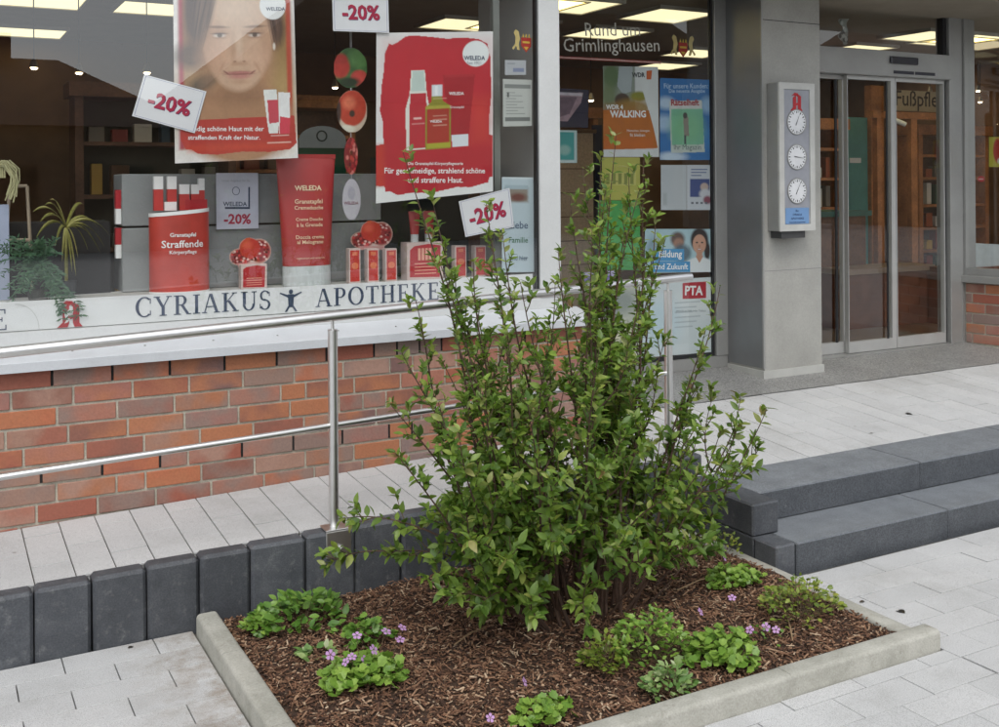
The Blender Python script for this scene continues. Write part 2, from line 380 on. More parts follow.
def brick_material():
    m, t, p = newmat('clinker_brick'); L = t.links
    oi = N(t, 'ShaderNodeObjectInfo'); tc = N(t, 'ShaderNodeTexCoord')
    pal = [(0.0, rgb('976347')), (0.13, rgb('8a5040')), (0.26, rgb('8d6d5e')), (0.38, rgb('946454')), (0.5, rgb('7c5346')), (0.62, rgb('7d6a65')), (0.72, rgb('9f5f43')), (0.82, rgb('6e5450')), (0.92, rgb('8f6056'))]
    r = ramp(t, pal, 'CONSTANT'); L.new(oi.outputs['Random'], r.inputs[0])
    ad = N(t, 'ShaderNodeVectorMath', operation='ADD'); mu = N(t, 'ShaderNodeVectorMath', operation='SCALE'); cb = N(t, 'ShaderNodeCombineXYZ')
    for i in range(3): L.new(oi.outputs['Random'], cb.inputs[i])
    L.new(cb.outputs[0], mu.inputs[0]); mu.inputs['Scale'].default_value = 91.0; L.new(tc.outputs['Object'], ad.inputs[0]); L.new(mu.outputs[0], ad.inputs[1])
    n1 = N(t, 'ShaderNodeTexNoise', Scale=7.0, Detail=2.5, Roughness=0.5); L.new(ad.outputs[0], n1.inputs['Vector'])
    r1 = ramp(t, [(0.36, (0,)), (0.62, (0.9,))]); L.new(n1.outputs['Fac'], r1.inputs[0])
    r2 = ramp(t, [(0, rgb('9c6547')), (0.35, rgb('7c6a62')), (0.7, rgb('957668')), (0.9, rgb('8a5444'))], 'CONSTANT')
    fr = N(t, 'ShaderNodeMath', operation='FRACT'); m7 = N(t, 'ShaderNodeMath', operation='MULTIPLY'); m7.inputs[1].default_value = 17.3; L.new(oi.outputs['Random'], m7.inputs[0]); L.new(m7.outputs[0], fr.inputs[0]); L.new(fr.outputs[0], r2.inputs[0])
    c = mix(t, r.outputs[0], r2.outputs[0], r1.outputs[0]); c = mix(t, c, (1.24, 1.22, 1.20), 1.0, 'MULTIPLY')
    n2 = N(t, 'ShaderNodeTexNoise', Scale=90.0, Detail=4.0); L.new(ad.outputs[0], n2.inputs['Vector'])
    r3 = ramp(t, [(0.3, (0.9,)), (0.7, (1.08,))]); L.new(n2.outputs['Fac'], r3.inputs[0]); c = mix(t, c, r3.outputs[0], 1.0, 'MULTIPLY')
    L.new(c, p.inputs['Base Color']); p.inputs['Roughness'].default_value = 0.6
    b = N(t, 'ShaderNodeBump', Strength=0.35, Distance=0.003); L.new(n2.outputs['Fac'], b.inputs['Height']); L.new(b.outputs[0], p.inputs['Normal'])
    return m
BRICK = brick_material()
MORTAR = surf('mortar', (0.46, 0.43, 0.35), 0.95, var=0.2, scale=20, fine=0.2, fscale=200, bump=0.4, bscale=150)
DARK = surf('dark_void', (0.012, 0.011, 0.01), 0.9)
ALU = surf('white_aluminium', (0.56, 0.57, 0.56), 0.4, var=0.05, scale=3, fine=0.04)
SILL = surf('sill_aluminium', (0.54, 0.56, 0.58), 0.35, var=0.07, scale=4, fine=0.04)
ALU_G = surf('grey_aluminium', (0.345, 0.345, 0.33), 0.38, metal=0.35, var=0.08, scale=3, fine=0.05)
STEEL = surf('stainless_steel', (0.74, 0.735, 0.72), 0.34, metal=1.0, var=0.06, scale=8)
GASKET = surf('black_gasket', (0.015, 0.015, 0.016), 0.6)
SKIRT = surf('skirting_grey', (0.46, 0.46, 0.43), 0.5, var=.08)
PANEL = surf('pillar_cladding', (0.36, 0.355, 0.325), 0.5, metal=0.0, var=0.12, scale=2.5, fine=0.08, fscale=90)
PANEL_S = surf('pillar_side_steel', (0.27, 0.275, 0.28), 0.46, metal=0.7, var=0.12, scale=1.4)
WHITE = surf('white_board', (0.78, 0.79, 0.79), 0.5, var=0.04)
PAPER = surf('paper', (0.76, 0.77, 0.79), 0.6, var=0.03)
WOOD = surf('orange_wood', (0.40, 0.155, 0.05), 0.45, var=0.3, scale=5, fine=0.15, fscale=40)
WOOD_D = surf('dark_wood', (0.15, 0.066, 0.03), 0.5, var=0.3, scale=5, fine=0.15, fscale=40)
def granite_mat():
    m, t, p = newmat('granite'); L = t.links; g = N(t, 'ShaderNodeNewGeometry'); co = g.outputs['Position']
    n = N(t, 'ShaderNodeTexVoronoi', Scale=150.0); L.new(co, n.inputs['Vector'])
    r = ramp(t, [(0.1, (0.11, 0.11, 0.106)), (0.45, (0.22, 0.22, 0.212)), (0.9, (0.37, 0.365, 0.35))]); L.new(n.outputs['Color'], r.inputs[0])
    n1 = N(t, 'ShaderNodeTexNoise', Scale=3.0, Detail=5.0); L.new(co, n1.inputs['Vector']); r1 = ramp(t, [(0.3, (0.85,)), (0.7, (1.1,))]); L.new(n1.outputs['Fac'], r1.inputs[0])
    c = mix(t, r.outputs[0], r1.outputs[0], 1.0, 'MULTIPLY'); L.new(c, p.inputs['Base Color']); p.inputs['Roughness'].default_value = 0.45
    return m
GRANITE = granite_mat()

# ------------------------------------------------------------------ ground, ramp, landing
YW, XC = 5.0, 3.268                      # brick face of the bay, its right corner
YG = 5.2                                 # glass plane of the bay window
YD = 6.0                                 # door plane;  6.05 right hand window
def sm(a, b, x):
    t = min(1, max(0, (x - a) / (b - a))); return t * t * (3 - 2 * t)
def zsurf(x, y):
    rp = 0.297 + 0.030 * x - 0.035 * (5 - y) / 0.6
    ld = 0.285 + 0.0815 * (y - 4.245)
    k = sm(2.7, 3.6, x); return rp * (1 - k) + ld * k

# pavement sheet to the horizon with a hole-free simple plane; pavers sit on it as their own pieces near the camera
m = MB(); m.add([(-150, -150, -0.012), (150, -150, -0.012), (150, 150, -0.012), (-150, 150, -0.012)], [(0, 1, 2, 3)])
ground = tag(m.build('pavement', GROUND), kind='structure')
m = MB(); m.add([(-.56, 1.74, -.005), (5.62, 1.74, -.005), (5.62, 4.29, -.005), (-.56, 4.29, -.005)], [(0, 1, 2, 3)]); m.build('jointing_sand', surf('dark_joint_sand', (0.10, 0.092, 0.078), .95, var=.4, scale=25), ground)
PL, PW = 0.331, 0.149
BX0, BX1, BY0, BY1 = 0.933, 3.35, 2.72, 4.29      # planting bed outline (outside of the kerbs)
pv = {}
def paver_mesh(l, wd, key, parent_axis=0):
    if key not in pv:
        a, b = (l, wd) if parent_axis == 0 else (wd, l)
        pv[key] = MB().cbox(-a / 2 + 0.0022, a / 2 - 0.0022, -b / 2 + 0.0018, b / 2 - 0.0018, -0.03, 0, 0.0010).mesh('paver', PAVER)
    return pv[key]
def put_paver(x0, x1, y0, y1, parent, zf=None):
    l, wd = x1 - x0, y1 - y0
    if l < 0.03 or wd < 0.03: return
    me = paver_mesh(l, wd, (round(l, 3), round(wd, 3)))
    cx, cy_ = (x0 + x1) / 2, (y0 + y1) / 2
    if zf is None: loc, rot = (cx, cy_, 0.012 + random.uniform(-.0012, .0012)), (random.uniform(-.003, .003), random.uniform(-.003, .003), random.uniform(-.003, .003))
    else:
        gx = (zf(cx + .05, cy_) - zf(cx - .05, cy_)) / .1; gy = (zf(cx, cy_ + .05) - zf(cx, cy_ - .05)) / .1
        loc, rot = (cx, cy_, zf(cx, cy_) + random.uniform(-.001, .001)), (math.atan(gy), -math.atan(gx), random.uniform(-.002, .002))
    link('paver', me, parent, Vector(loc) - wloc(parent) if zf else loc, rot)
pj = [BX0, 3.49]
yr = 4.285; row = 0
while yr > 1.75:
    y1_, y0_ = yr, yr - PW
    off = 0.445 if row % 2 == 0 else 0.28
    spans = []
    if y0_ < BY0 - 0.02:                       # rows in front of the bed run through
        spans = [(0.0, 3.36, 0.06 + (0.0 if row % 2 else .165)), (3.36, 4.9, 0.06 + (0.0 if row % 2 else .165))]
        y1c = min(y1_, 2.718)
    else:
        y1c = y1_
        spans = [(-0.55, BX0 - 0.004, off)]
        if y0_ < 3.57: spans.append((3.355, 5.6, (3.81 if row % 2 else 3.645)))
    for (xa, xb, o) in spans:
        k = math.floor((xa - o) / PL)
        x = o + k * PL
        while x < xb:
            put_paver(max(x, xa), min(x + PL, xb), y0_, min(y1_, 3.565) if xa > 3 else y1c, ground); x += PL
    yr -= PW; row += 1

# ramp and landing bed (jointing) with its pavers laid crosswise
def sheet(name, xs, ys, zf, mat, dz, skirt=0.35):
    mm = MB(); vs = []; fs = []; nx, ny = len(xs), len(ys)
    for y in ys:
        for x in xs: vs.append((x, y, zf(x, y) + dz))
    for j in range(ny - 1):
        for i in range(nx - 1): a = j * nx + i; fs.append((a, a + 1, a + nx + 1, a + nx))
    mm.add(vs, fs); return mm.build(name, mat)
rb = tag(sheet('ramp', [-1.5 + 0.25 * i for i in range(20)] + [3.4], [4.375, 4.55, 4.75, 4.998], zsurf, SAND, -0.008), kind='structure')
RW = 0.1475; k = -4
while 0.364 + k * RW < 3.40:
    x0 = 0.364 + k * RW; x1 = min(x0 + RW, 3.40); half = k % 2
    for (a, b) in ([(4.375, 4.70), (4.70, 4.998)] if half else [(4.375, 4.545), (4.545, 4.876), (4.876, 4.998)]):
        put_paver(x0, x1, a, b, rb, zsurf)
    k += 1
lb = tag(sheet('landing', [3.271, 3.35, 3.5, 3.7, 4, 4.5, 5.5, 6.5, 7.5, 9], [4.25, 4.5, 4.8, 5.33], zsurf, SAND, -0.008), kind='structure')
x = 3.40; k = 0
while x < 8.6:
    for (a, b) in ([(4.252, 4.43), (4.43, 4.76), (4.76, 5.09), (5.09, 5.33)] if k % 2 else [(4.252, 4.595), (4.595, 4.925), (4.925, 5.33)]):
        put_paver(x, x + 0.16, a, b, lb, zsurf)
    x += 0.16; k += 1
for a, b in ((5.0, 5.16), (5.16, 5.33)):
    put_paver(3.275, 3.40, a, b, lb, zsurf)
gz = lambda x, y: 0.285 + 0.0815 * (y - 4.245) + 0.003
gf = tag(sheet('granite_floor', [3.271, 4, 5, 6, 7, 8, 9], [5.33, 5.5, 5.8, 6.1], gz, GRANITE, 0.0), kind='structure')

# ------------------------------------------------------------------ planting bed, kerb, palisades, steps
m = MB(); nx, ny = 40, 24
bedz = lambda x, y: 0.030 + 0.016 * math.sin(3.1 * x + 1) * math.cos(2.7 * y) + 0.030 * math.exp(-(((x - 2.4) / .8) ** 2 + ((y - 3.6) / .55) ** 2))
vs = [(1.0 + (3.29 - 1.0) * i / nx, 2.78 + (4.30 - 2.78) * j / ny, 0) for j in range(ny + 1) for i in range(nx + 1)]
m.add([(x, y, bedz(x, y)) for x, y, z in vs], [(j * (nx + 1) + i, j * (nx + 1) + i + 1, (j + 1) * (nx + 1) + i + 1, (j + 1) * (nx + 1) + i) for j in range(ny) for i in range(nx)])
tag(m.build('planting_bed', surf('soil', (0.045, 0.024, 0.014), 0.95, var=0.4, scale=12, fine=0.3, bump=0.8, bscale=40), smooth=True), kind='structure')
# bark mulch: thousands of shreds, one mass
rs = np.random.RandomState(3)
def mulch(n, lmin, lmax, wmin, wmax, name, mat, kind='stuff', dense=None):
    V = []; F = []
    base = np.array([(-1, -1, -1), (1, -.8, -1), (1, .8, -1), (-1, 1, -1), (-.9, -.8, 1), (.9, -.6, 1), (.85, .7, 1), (-.95, .7, 1)], float)
    fb = np.array([(0, 3, 2, 1), (4, 5, 6, 7), (0, 1, 5, 4), (1, 2, 6, 5), (2, 3, 7, 6), (3, 0, 4, 7)])
    for i in range(n):
        x = rs.uniform(1.025, 3.265); y = rs.uniform(2.81, 4.28)
        l = lmin + (lmax - lmin) * rs.rand() ** 2.2; wd = rs.uniform(wmin, wmax); th = rs.uniform(.0012, .0035)
        b = base * np.array([l / 2, wd / 2, th / 2]); b[:, 2] += 0.12 * rs.randn() * (b[:, 0] ** 2) / max(l, .01)
        M_ = Euler((rs.randn() * .35, rs.randn() * .28, rs.uniform(0, 6.3))).to_matrix()
        p = b @ np.array(M_).T + np.array([x, y, bedz(x, y) + rs.uniform(0.001, 0.016)])
        V.append(p); F.append(fb + 8 * i)
    V = np.concatenate(V); F = np.concatenate(F)
    me = bpy.data.meshes.new(name); me.from_pydata(V.tolist(), [], F.tolist()); me.materials.append(mat); me.update()
    return link(name, me)
def island_mat(name, stops, rough=0.8, var=True, transl=0.0):
    m_, t, p = newmat(name); g = N(t, 'ShaderNodeNewGeometry'); r = ramp(t, stops); t.links.new(g.outputs['Random Per Island'], r.inputs[0])
    c = r.outputs[0]
    n = N(t, 'ShaderNodeTexNoise', Scale=60.0, Detail=3.0); t.links.new(g.outputs['Position'], n.inputs['Vector']); q = ramp(t, [(0.3, (0.75,)), (0.7, (1.2,))]); t.links.new(n.outputs['Fac'], q.inputs[0])
    c = mix(t, c, q.outputs[0], 1.0, 'MULTIPLY'); t.links.new(c, p.inputs['Base Color']); p.inputs['Roughness'].default_value = rough
    MATS[name] = m_; return m_
BARK = island_mat('bark_mulch', [(0, (0.035, 0.018, 0.011)), (0.25, (0.095, 0.044, 0.024)), (0.55, (0.18, 0.088, 0.047)), (0.8, (0.27, 0.15, 0.086)), (0.93, (0.38, 0.25, 0.155)), (1, (0.55, 0.42, 0.29))], 0.85)
tag(mulch(27000, 0.006, 0.044, 0.002, 0.009, 'bark_mulch', BARK), 'shredded brown bark mulch covering the planting bed', 'mulch', kind='stuff')

# kerb stones (each with rounded top edges)
kb = thing('planter_kerb', (0.97, 2.76, 0), 'pale concrete kerb edging the planting bed on three sides', 'kerb')
def kerb_stone(p0, p1, wd, h, name='kerb_stone'):
    p0, p1 = Vector(p0), Vector(p1); d = p1 - p0; l = d.length
    r = 0.016; prof = [(-wd / 2, -.1), (-wd / 2, h - r)] + [(-wd / 2 + r - r * math.cos(a), h - r + r * math.sin(a)) for a in (0.5, 1.0, 1.57)] + [(wd / 2 - r + r * math.cos(a), h - r + r * math.sin(a)) for a in (1.57, 1.0, 0.5)] + [(wd / 2, h - r), (wd / 2, -.1)]
    mm = MB(); n = len(prof); a = 0.0012
    vs = [(a, q, z) for q, z in prof] + [(l - a, q, z) for q, z in prof]
    mm.add(vs, [tuple(range(n)), tuple(range(2 * n - 1, n - 1, -1))] + [(i, (i + 1) % n, (i + 1) % n + n, i + n) for i in range(n)])
    me = mm.mesh(name, KERB); me.polygons.foreach_set('use_smooth', [True] * len(me.polygons)); me.set_sharp_from_angle(angle=R(35))
    return link(name, me, kb, p0 - kb.location, (0, 0, math.atan2(d.y, d.x) + random.uniform(-.003, .003)))
for a, b in ((4.245, 3.845), (3.845, 3.25), (3.25, 2.722)): kerb_stone((0.976, a, 0.012), (0.976, b, 0.012), 0.082, 0.078)
for a, b in ((1.018, 1.60), (1.60, 2.60), (2.60, 3.345)): kerb_stone((a, 2.762, 0.012), (b, 2.762, 0.012), 0.082, 0.074)
for a, b in ((2.804, 3.38), (3.38, 4.20)): kerb_stone((3.304, a, 0.012), (3.304, b, 0.012), 0.078, 0.042)

# palisades
pt = lambda x: 0.262 + 0.0285 * x
pal = thing('palisade_edging', (0.5, 4.33, 0), 'row of dark grey concrete palisades holding up the ramp behind the bed', 'palisade')
pxs = [-0.88, -0.665, -0.455, -0.25, -0.05, 0.153, 0.354, 0.556, 0.757, 0.96, 1.165, 1.399, 1.618, 1.831, 2.045, 2.26, 2.475, 2.69, 2.90, 3.11, 3.32]
for a, b in zip(pxs[:-1], pxs[1:]):
    top = pt((a + b) / 2) + random.uniform(-.002, .004)
    mm = MB().cbox(-(b - a) / 2 + .003, (b - a) / 2 - .003, -.046, .046, -0.1 - .15, 0, 0.013)
    mm.f = mm.f; mm.v = [(x, y, z if z > -0.1 else z - top + .1) for x, y, z in mm.v]
    o = mm.build('palisade', ANTH, None); o.parent = pal
    o.location = Vector(((a + b) / 2, 4.335 + random.uniform(-.003, .003), top + .004)) - pal.location; o.rotation_euler = (random.uniform(-.006, .006), random.uniform(-.006, .006), random.uniform(-.012, .012))
mm = MB().cbox(3.325, 3.47, 4.255, 4.40, -.1, 0.392, 0.008); mm.build('palisade', ANTH, pal)

def step_material():
    m, t, p = newmat('step_concrete'); L = t.links; g = N(t, 'ShaderNodeNewGeometry'); co = g.outputs['Position']
    n1 = N(t, 'ShaderNodeTexNoise', Scale=4.0, Detail=7.0, Roughness=0.7); L.new(co, n1.inputs['Vector'])
    r1 = ramp(t, [(0.28, (0.058, 0.064, 0.072)), (0.55, (0.085, 0.092, 0.102)), (0.78, (0.13, 0.135, 0.14))]); L.new(n1.outputs['Fac'], r1.inputs[0])
    n2 = N(t, 'ShaderNodeTexNoise', Scale=190.0, Detail=3.0, Roughness=.8); L.new(co, n2.inputs['Vector']); r2 = ramp(t, [(0.36, (0.55,)), (0.5, (1.0,)), (0.66, (1.5,))]); L.new(n2.outputs['Fac'], r2.inputs[0])
    # top light painted in: upward faces paler than risers, mottled like dust and wear
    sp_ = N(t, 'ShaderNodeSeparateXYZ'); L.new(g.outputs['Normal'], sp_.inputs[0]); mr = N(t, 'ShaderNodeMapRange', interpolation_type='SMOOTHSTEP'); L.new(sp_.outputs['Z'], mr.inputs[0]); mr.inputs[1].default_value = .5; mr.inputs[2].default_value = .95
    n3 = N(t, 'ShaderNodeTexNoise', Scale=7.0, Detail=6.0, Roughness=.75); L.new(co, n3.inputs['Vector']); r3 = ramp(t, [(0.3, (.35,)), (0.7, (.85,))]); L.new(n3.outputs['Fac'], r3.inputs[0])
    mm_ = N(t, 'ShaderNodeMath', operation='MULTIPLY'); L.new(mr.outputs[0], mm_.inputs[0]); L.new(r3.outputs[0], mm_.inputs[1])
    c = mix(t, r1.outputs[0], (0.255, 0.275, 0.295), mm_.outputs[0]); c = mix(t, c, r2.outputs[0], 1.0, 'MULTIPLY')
    n4 = N(t, 'ShaderNodeTexNoise', Scale=14.0, Detail=8.0, Roughness=.85); L.new(co, n4.inputs['Vector']); r4 = ramp(t, [(0.6, (0,)), (0.72, (.5,))]); L.new(n4.outputs['Fac'], r4.inputs[0]); c = mix(t, c, (.30, .30, .29), r4.outputs[0])
    L.new(c, p.inputs['Base Color']); p.inputs['Roughness'].default_value = .5
    b = N(t, 'ShaderNodeBump', Strength=0.3, Distance=0.003); L.new(n2.outputs['Fac'], b.inputs['Height']); L.new(b.outputs[0], p.inputs['Normal']); return m
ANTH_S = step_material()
st = thing('entrance_steps', (4.5, 3.9, 0), 'two dark grey concrete steps with stepped cheek blocks leading up to the entrance', 'steps')
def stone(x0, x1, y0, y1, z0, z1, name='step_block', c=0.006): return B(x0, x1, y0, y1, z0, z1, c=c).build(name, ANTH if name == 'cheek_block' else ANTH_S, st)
xs = [3.452, 4.46, 5.46, 6.46, 7.46, 8.46]
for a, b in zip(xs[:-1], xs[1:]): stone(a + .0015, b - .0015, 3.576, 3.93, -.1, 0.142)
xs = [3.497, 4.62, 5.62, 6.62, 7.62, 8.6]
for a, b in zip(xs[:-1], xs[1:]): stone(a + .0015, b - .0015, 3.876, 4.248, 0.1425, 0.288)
stone(3.335, 3.450, 3.58, 3.728, -.1, 0.144, 'cheek_block', .008)
stone(3.335, 3.493, 3.732, 4.00, 0.1435, 0.292, 'cheek_block', .008); stone(3.335, 3.450, 3.732, 4.00, -.1, 0.1425, 'cheek_block', .004)
stone(3.335, 3.493, 4.004, 4.25, 0.1435, 0.290, 'cheek_block', .008); stone(3.335, 3.450, 4.004, 4.25, -.1, 0.1425, 'cheek_block', .004)

# ------------------------------------------------------------------ handrail
hr = thing('handrail', (1.54, 4.335, 0.31), 'stainless steel handrail with two rails along the ramp', 'handrail')
HY = 4.335
rz = lambda x: 1.152 + 0.0395 * x
mz = lambda x: 0.694 + 0.034 * x
MB().tube([(-1.2, HY, rz(-1.2)), (0, HY, rz(0)), (1.6, HY, rz(1.6)), (3.42, HY, rz(3.42)), (3.47, HY + .004, rz(3.47) - .002)], 0.0212, 20).build('top_rail', STEEL, hr, True)
MB().tube([(-1.2, HY, mz(-1.2)), (0, HY, mz(0)), (1.6, HY, mz(1.6)), (3.325, HY, mz(3.325))], 0.0125, 16).build('middle_rail', STEEL, hr, True)
for x in (-0.70, 1.537, 3.322):
    z0 = pt(x) if x < 3 else 0.352
    po = MB().tube([(x, HY, z0 + .012), (x, HY, rz(x) - .062)], 0.0212, 20).build('post', STEEL, hr, True)
    MB().tube([(x, HY, rz(x) - .075), (x, HY, rz(x) - .015)], 0.0065, 10).build('pin', STEEL, po, True)
    MB().tube([(x, HY, rz(x) - .064), (x, HY, rz(x) - .058)], 0.0222, 20).build('post_cap', STEEL, po, True)
    MB().cbox(x - .055, x + .055, HY - .060, HY + .03, z0 + .006, z0 + .014, .002).build('base_plate', STEEL, po)
    MB().cbox(x - .055, x + .055, HY - .060, HY - .052, z0 - .105, z0 + .006, .002).build('fixing_plate', STEEL, po)
    MB().tube([(x + .01, HY - .062, z0 - .07), (x + .01, HY - .078, z0 - .07)], 0.011, 10).build('bolt', STEEL, po, True)

# ------------------------------------------------------------------ pharmacy building
bd = thing('pharmacy_building', (3.2, 5.6, 0), 'ground floor of a brick pharmacy with display window, glass entrance and clad pillar', 'building')
def P_(name, mb, mat, parent=None, smooth=False): return mb.build(name, mat, parent or bd, smooth)
brk = {}
def brick_mesh(l, h=0.0713, d=0.06):
    k = round(l, 3)
    if k not in brk: brk[k] = MB().cbox(-l / 2, l / 2, 0, d, -h / 2, h / 2, 0.0022).mesh('brick', BRICK)
    return brk[k]
# front wall of the bay: mortar core and courses in a mixed bond
ZS = 0.983
core = P_('brick_wall', B(-1.6, XC - .008, YW + .008, YW + .16, 0.0, ZS - .004), MORTAR)
CH = 0.0833
starts = [0.366, 0.452, 0.385, 0.305, 0.375, 0.445, 0.505, 0.425, 0.355, 0.48]
rb_ = random.Random(11)
def course(x, xe, z, parent, weep=False, pat=None):
    while x < xe:
        l = 0.125 if rb_.random() < 0.13 else 0.25
        l = min(l, xe - x)
        if l > 0.03:
            o = link('brick', brick_mesh(round(l - .0105, 3)), parent, Vector((x + l / 2, YW + rb_.uniform(-.0015, .0015), z)) - wloc(parent), (0, rb_.uniform(-.003, .003), 0))
            if weep and rb_.random() < 0.85: MB().box(x + l - .0052, x + l + .0052, YW + .003, YW + .0085, z - .034, z + .034).build('weep_hole', DARK, parent)
        x += l
for r_ in range(9):
    zc = ZS - .006 - CH * r_ - .0713 / 2
    x = starts[r_]
    while x > -1.3: x -= 0.25
    course(x, XC, zc, core, weep=r_ in (0, 5))
# return of the bay (seen only from the right)
ret = P_('brick_wall', B(XC - .16, XC - .009, YW + .161, 6.04, 0.0, ZS - .005), MORTAR)
for r_ in range(8):
    zc = ZS - .006 - CH * r_ - .0713 / 2; y = YW + .062 + (0.125 if r_ % 2 else 0)
    while y < 5.95:
        l = min(0.25, 6.04 - y); link('brick', brick_mesh(round(l - .0105, 3)), ret, Vector((XC, y + l / 2, zc)) - wloc(ret), (0, 0, R(90))); y += l
# sill: sloping aluminium sheet with a turned-down front edge
sl = MB(); sx0, sx1 = -1.6, XC + .035
prof = [(4.948, 0.984), (4.948, 1.024), (4.953, 1.027), (5.168, 1.066), (5.168, 1.055), (4.985, 1.018), (4.962, 0.984)]
n = len(prof); sl.add([(sx0, y, z) for y, z in prof] + [(sx1, y, z) for y, z in prof], [tuple(range(n)), tuple(range(2 * n - 1, n - 1, -1))] + [(i, (i + 1) % n, (i + 1) % n + n, i + n) for i in range(n)])
sill = P_('window_sill', sl, SILL)
for i in range(9): MB().lathe([(.005, 0), (.005, .003), (.002, .0045)], (-.35 + .31 * i, 5.05, 1.0445), 8).build('screw', ALU_G, sill)
P_('sill_cheek', B(XC - .12, XC - .009, 5.17, 6.04, ZS - .003, 1.06), SILL)
# bay window frame
fx0, fx1 = 3.064, 3.200
sw = P_('shop_window', B(-1.6, fx1 + .012, 5.170, 5.235, 1.056, 1.128), ALU)
P_('window_post', B(fx0, fx1, 5.163, 5.243, 1.129, 3.199, c=.003), ALU, sw)
P_('window_post', B(fx1 - .075, fx1 + .002, 5.247, 6.02, 1.062, 3.198), ALU, sw)
P_('gasket', B(fx0 - .012, fx0 - .0005, 5.180, 5.215, 1.129, 3.198), GASKET, sw)
P_('window_head', B(-1.6, fx1, 5.163, 5.243, 3.0, 3.10), ALU, sw).hide_render = False
P_('pane', B(-1.59, fx0 - .0125, 5.182, 5.188, 1.1285, 2.9995), GLASS, sw)
# inner vertical post of the display and side glass
P_('display_upright', B(2.845, 2.885, 5.30, 5.33, 1.26, 2.99), surf('grey_green_post', (0.22, 0.235, 0.215), 0.4), sw)
# building mass above and soffit over the entrance
P_('upper_wall', B(-1.6, 11.2, 4.99, 5.15, 3.2, 5.6), MORTAR)
P_('soffit', B(-1.6, 11.2, 5.155, 6.3, 3.2, 3.3), surf('soffit_board', (0.35, 0.35, 0.34), 0.7))
P_('added_shade_canopy', B(3.45, 11.2, 4.65, 4.985, 3.2, 3.42), surf('added_canopy_fascia', (.3, .3, .29), .6))  # unseen canopy, added to keep the entrance darker
P_('side_wall', B(-1.75, -1.605, 4.99, 11.0, 0.0, 5.6), MORTAR)
P_('roof_slab', B(-1.75, 11.2, 4.9, 11.0, 5.605, 5.8), surf('roof_felt', (0.1, 0.1, 0.1), 0.9))
# right hand window, floor to ceiling
Y2 = 6.05
w2 = P_('shop_window', B(3.205, 5.205, Y2 - .03, Y2 + .04, 0.434, 0.515), ALU_G)
P_('window_post', B(5.047, 5.168, Y2 - .035, Y2 + .045, 0.516, 3.199, c=.003), ALU_G, w2)
P_('gasket', B(5.030, 5.0465, Y2 - .012, Y2 + .02, 0.516, 3.198), GASKET, w2)
P_('gasket', B(3.275, 5.0295, Y2 - .011, Y2 + .02, 0.516, 0.542), GASKET, w2)
P_('pane', B(3.205, 5.0295, Y2 - .003, Y2 + .003, 0.5425, 3.19), GLASS_D, w2)
# pillar
px0, px1, py0 = 5.150, 5.705, 5.640
pil = P_('pillar', B(px0 + .004, px1, py0, Y2 - .037, 0.402, 3.199, c=.004), PANEL)
P_('side_cladding', B(px0, px0 + .0035, py0 + .006, Y2 - .037, 0.47, 3.17), PANEL_S, pil)
P_('corner_trim', B(px0 - .004, px0 + .010, py0 - .004, py0 + .010, 0.47, 3.198), ALU_G, pil)
P_('skirting', B(px0 - .012, px1 + .008, py0 - .012, py0 - .001, 0.39, 0.455), SKIRT, pil)
P_('skirting', B(px0 - .012, px0 - .001, py0, Y2 - .04, 0.40, 0.455), SKIRT, pil)
P_('panel_joint', B(px0 + .011, px1, py0 - .0008, py0 + .002, 2.905, 2.91), GASKET, pil)
P_('panel_joint', B(px0 + .011, px1, py0 - .0008, py0 + .002, 1.148, 1.152), surf('grey_joint', (.2, .2, .2), .6), pil)
# automatic door: header, fixed side light, two sliding leaves, transom
X_ = lambda u, y=YD: at(u, 200, y).x
hd = P_('entrance_door', B(px1 + .002, X_(945), YD - .075, YD + .11, 2.605, 2.807, c=.004), ALU_G)
P_('sensor_plate', B(X_(883), X_(910), YD - .098, YD - .076, 2.705, 2.762, c=.006), surf('sensor_black', (.012, .012, .02), .25), hd)
for a, b in ((887, 907), (908.5, 928)):
    sp = P_('label_plate', B(X_(a), X_(b), YD - .079, YD - .0755, 2.628, 2.652), ink('23222e'), hd)
P_('threshold', B(px1 + .002, X_(944), YD - .09, YD + .1, 0.415, 0.431), ALU_G, hd)
def leaf(u0, u1, y, name, l_stile=.018, r_stile=.018, z0=.435, z1=2.603):
    a, b = at(u0, 200, y).x, at(u1, 200, y).x
    f_ = MB().box(a, a + l_stile, y - .02, y + .02, z0, z1).box(b - r_stile, b, y - .02, y + .02, z0, z1).box(a + l_stile, b - r_stile, y - .02, y + .02, z0, z0 + .085).box(a + l_stile, b - r_stile, y - .02, y + .02, z1 - .03, z1)
    o = P_(name, f_, surf('leaf_aluminium', (.50, .50, .48), .36, metal=.3, var=.06), hd)
    P_('pane', B(a + l_stile, b - r_stile, y - .003, y + .003, z0 + .085, z1 - .03), GLASS_D, hd)
    P_('seal', B(b + .0005, b + .022, y - .012, y + .012, z0 + .01, z1 - .01), GASKET, hd) if name != 'side_light' else None
leaf(808, 845.5, YD + .045, 'side_light', .01, .050)
leaf(846, 894, YD - .005, 'door_leaf', .006, .050)
leaf(894.5, 943, YD - .005, 'door_leaf', .008, .012)
P_('seal', B(X_(837.5, YD), X_(839.5, YD), YD + .02, YD + .03, .52, 2.57), GASKET, hd)
P_('seal', B(X_(886.5, YD - .03), X_(888, YD - .03), YD - .033, YD - .026, .52, 2.57), GASKET, hd)
P_('door_jamb', B(X_(944.5), X_(957), YD - .06, YD + .08, 0.425, 3.199, c=.003), ALU_G, hd)
P_('transom_pane', B(px1 + .002, X_(944), YD - .003, YD + .003, 2.808, 3.198), GLASS_D, hd)
P_('transom_post', B(X_(941), X_(944.4), YD - .03, YD + .03, 2.808, 3.198), GASKET, hd)
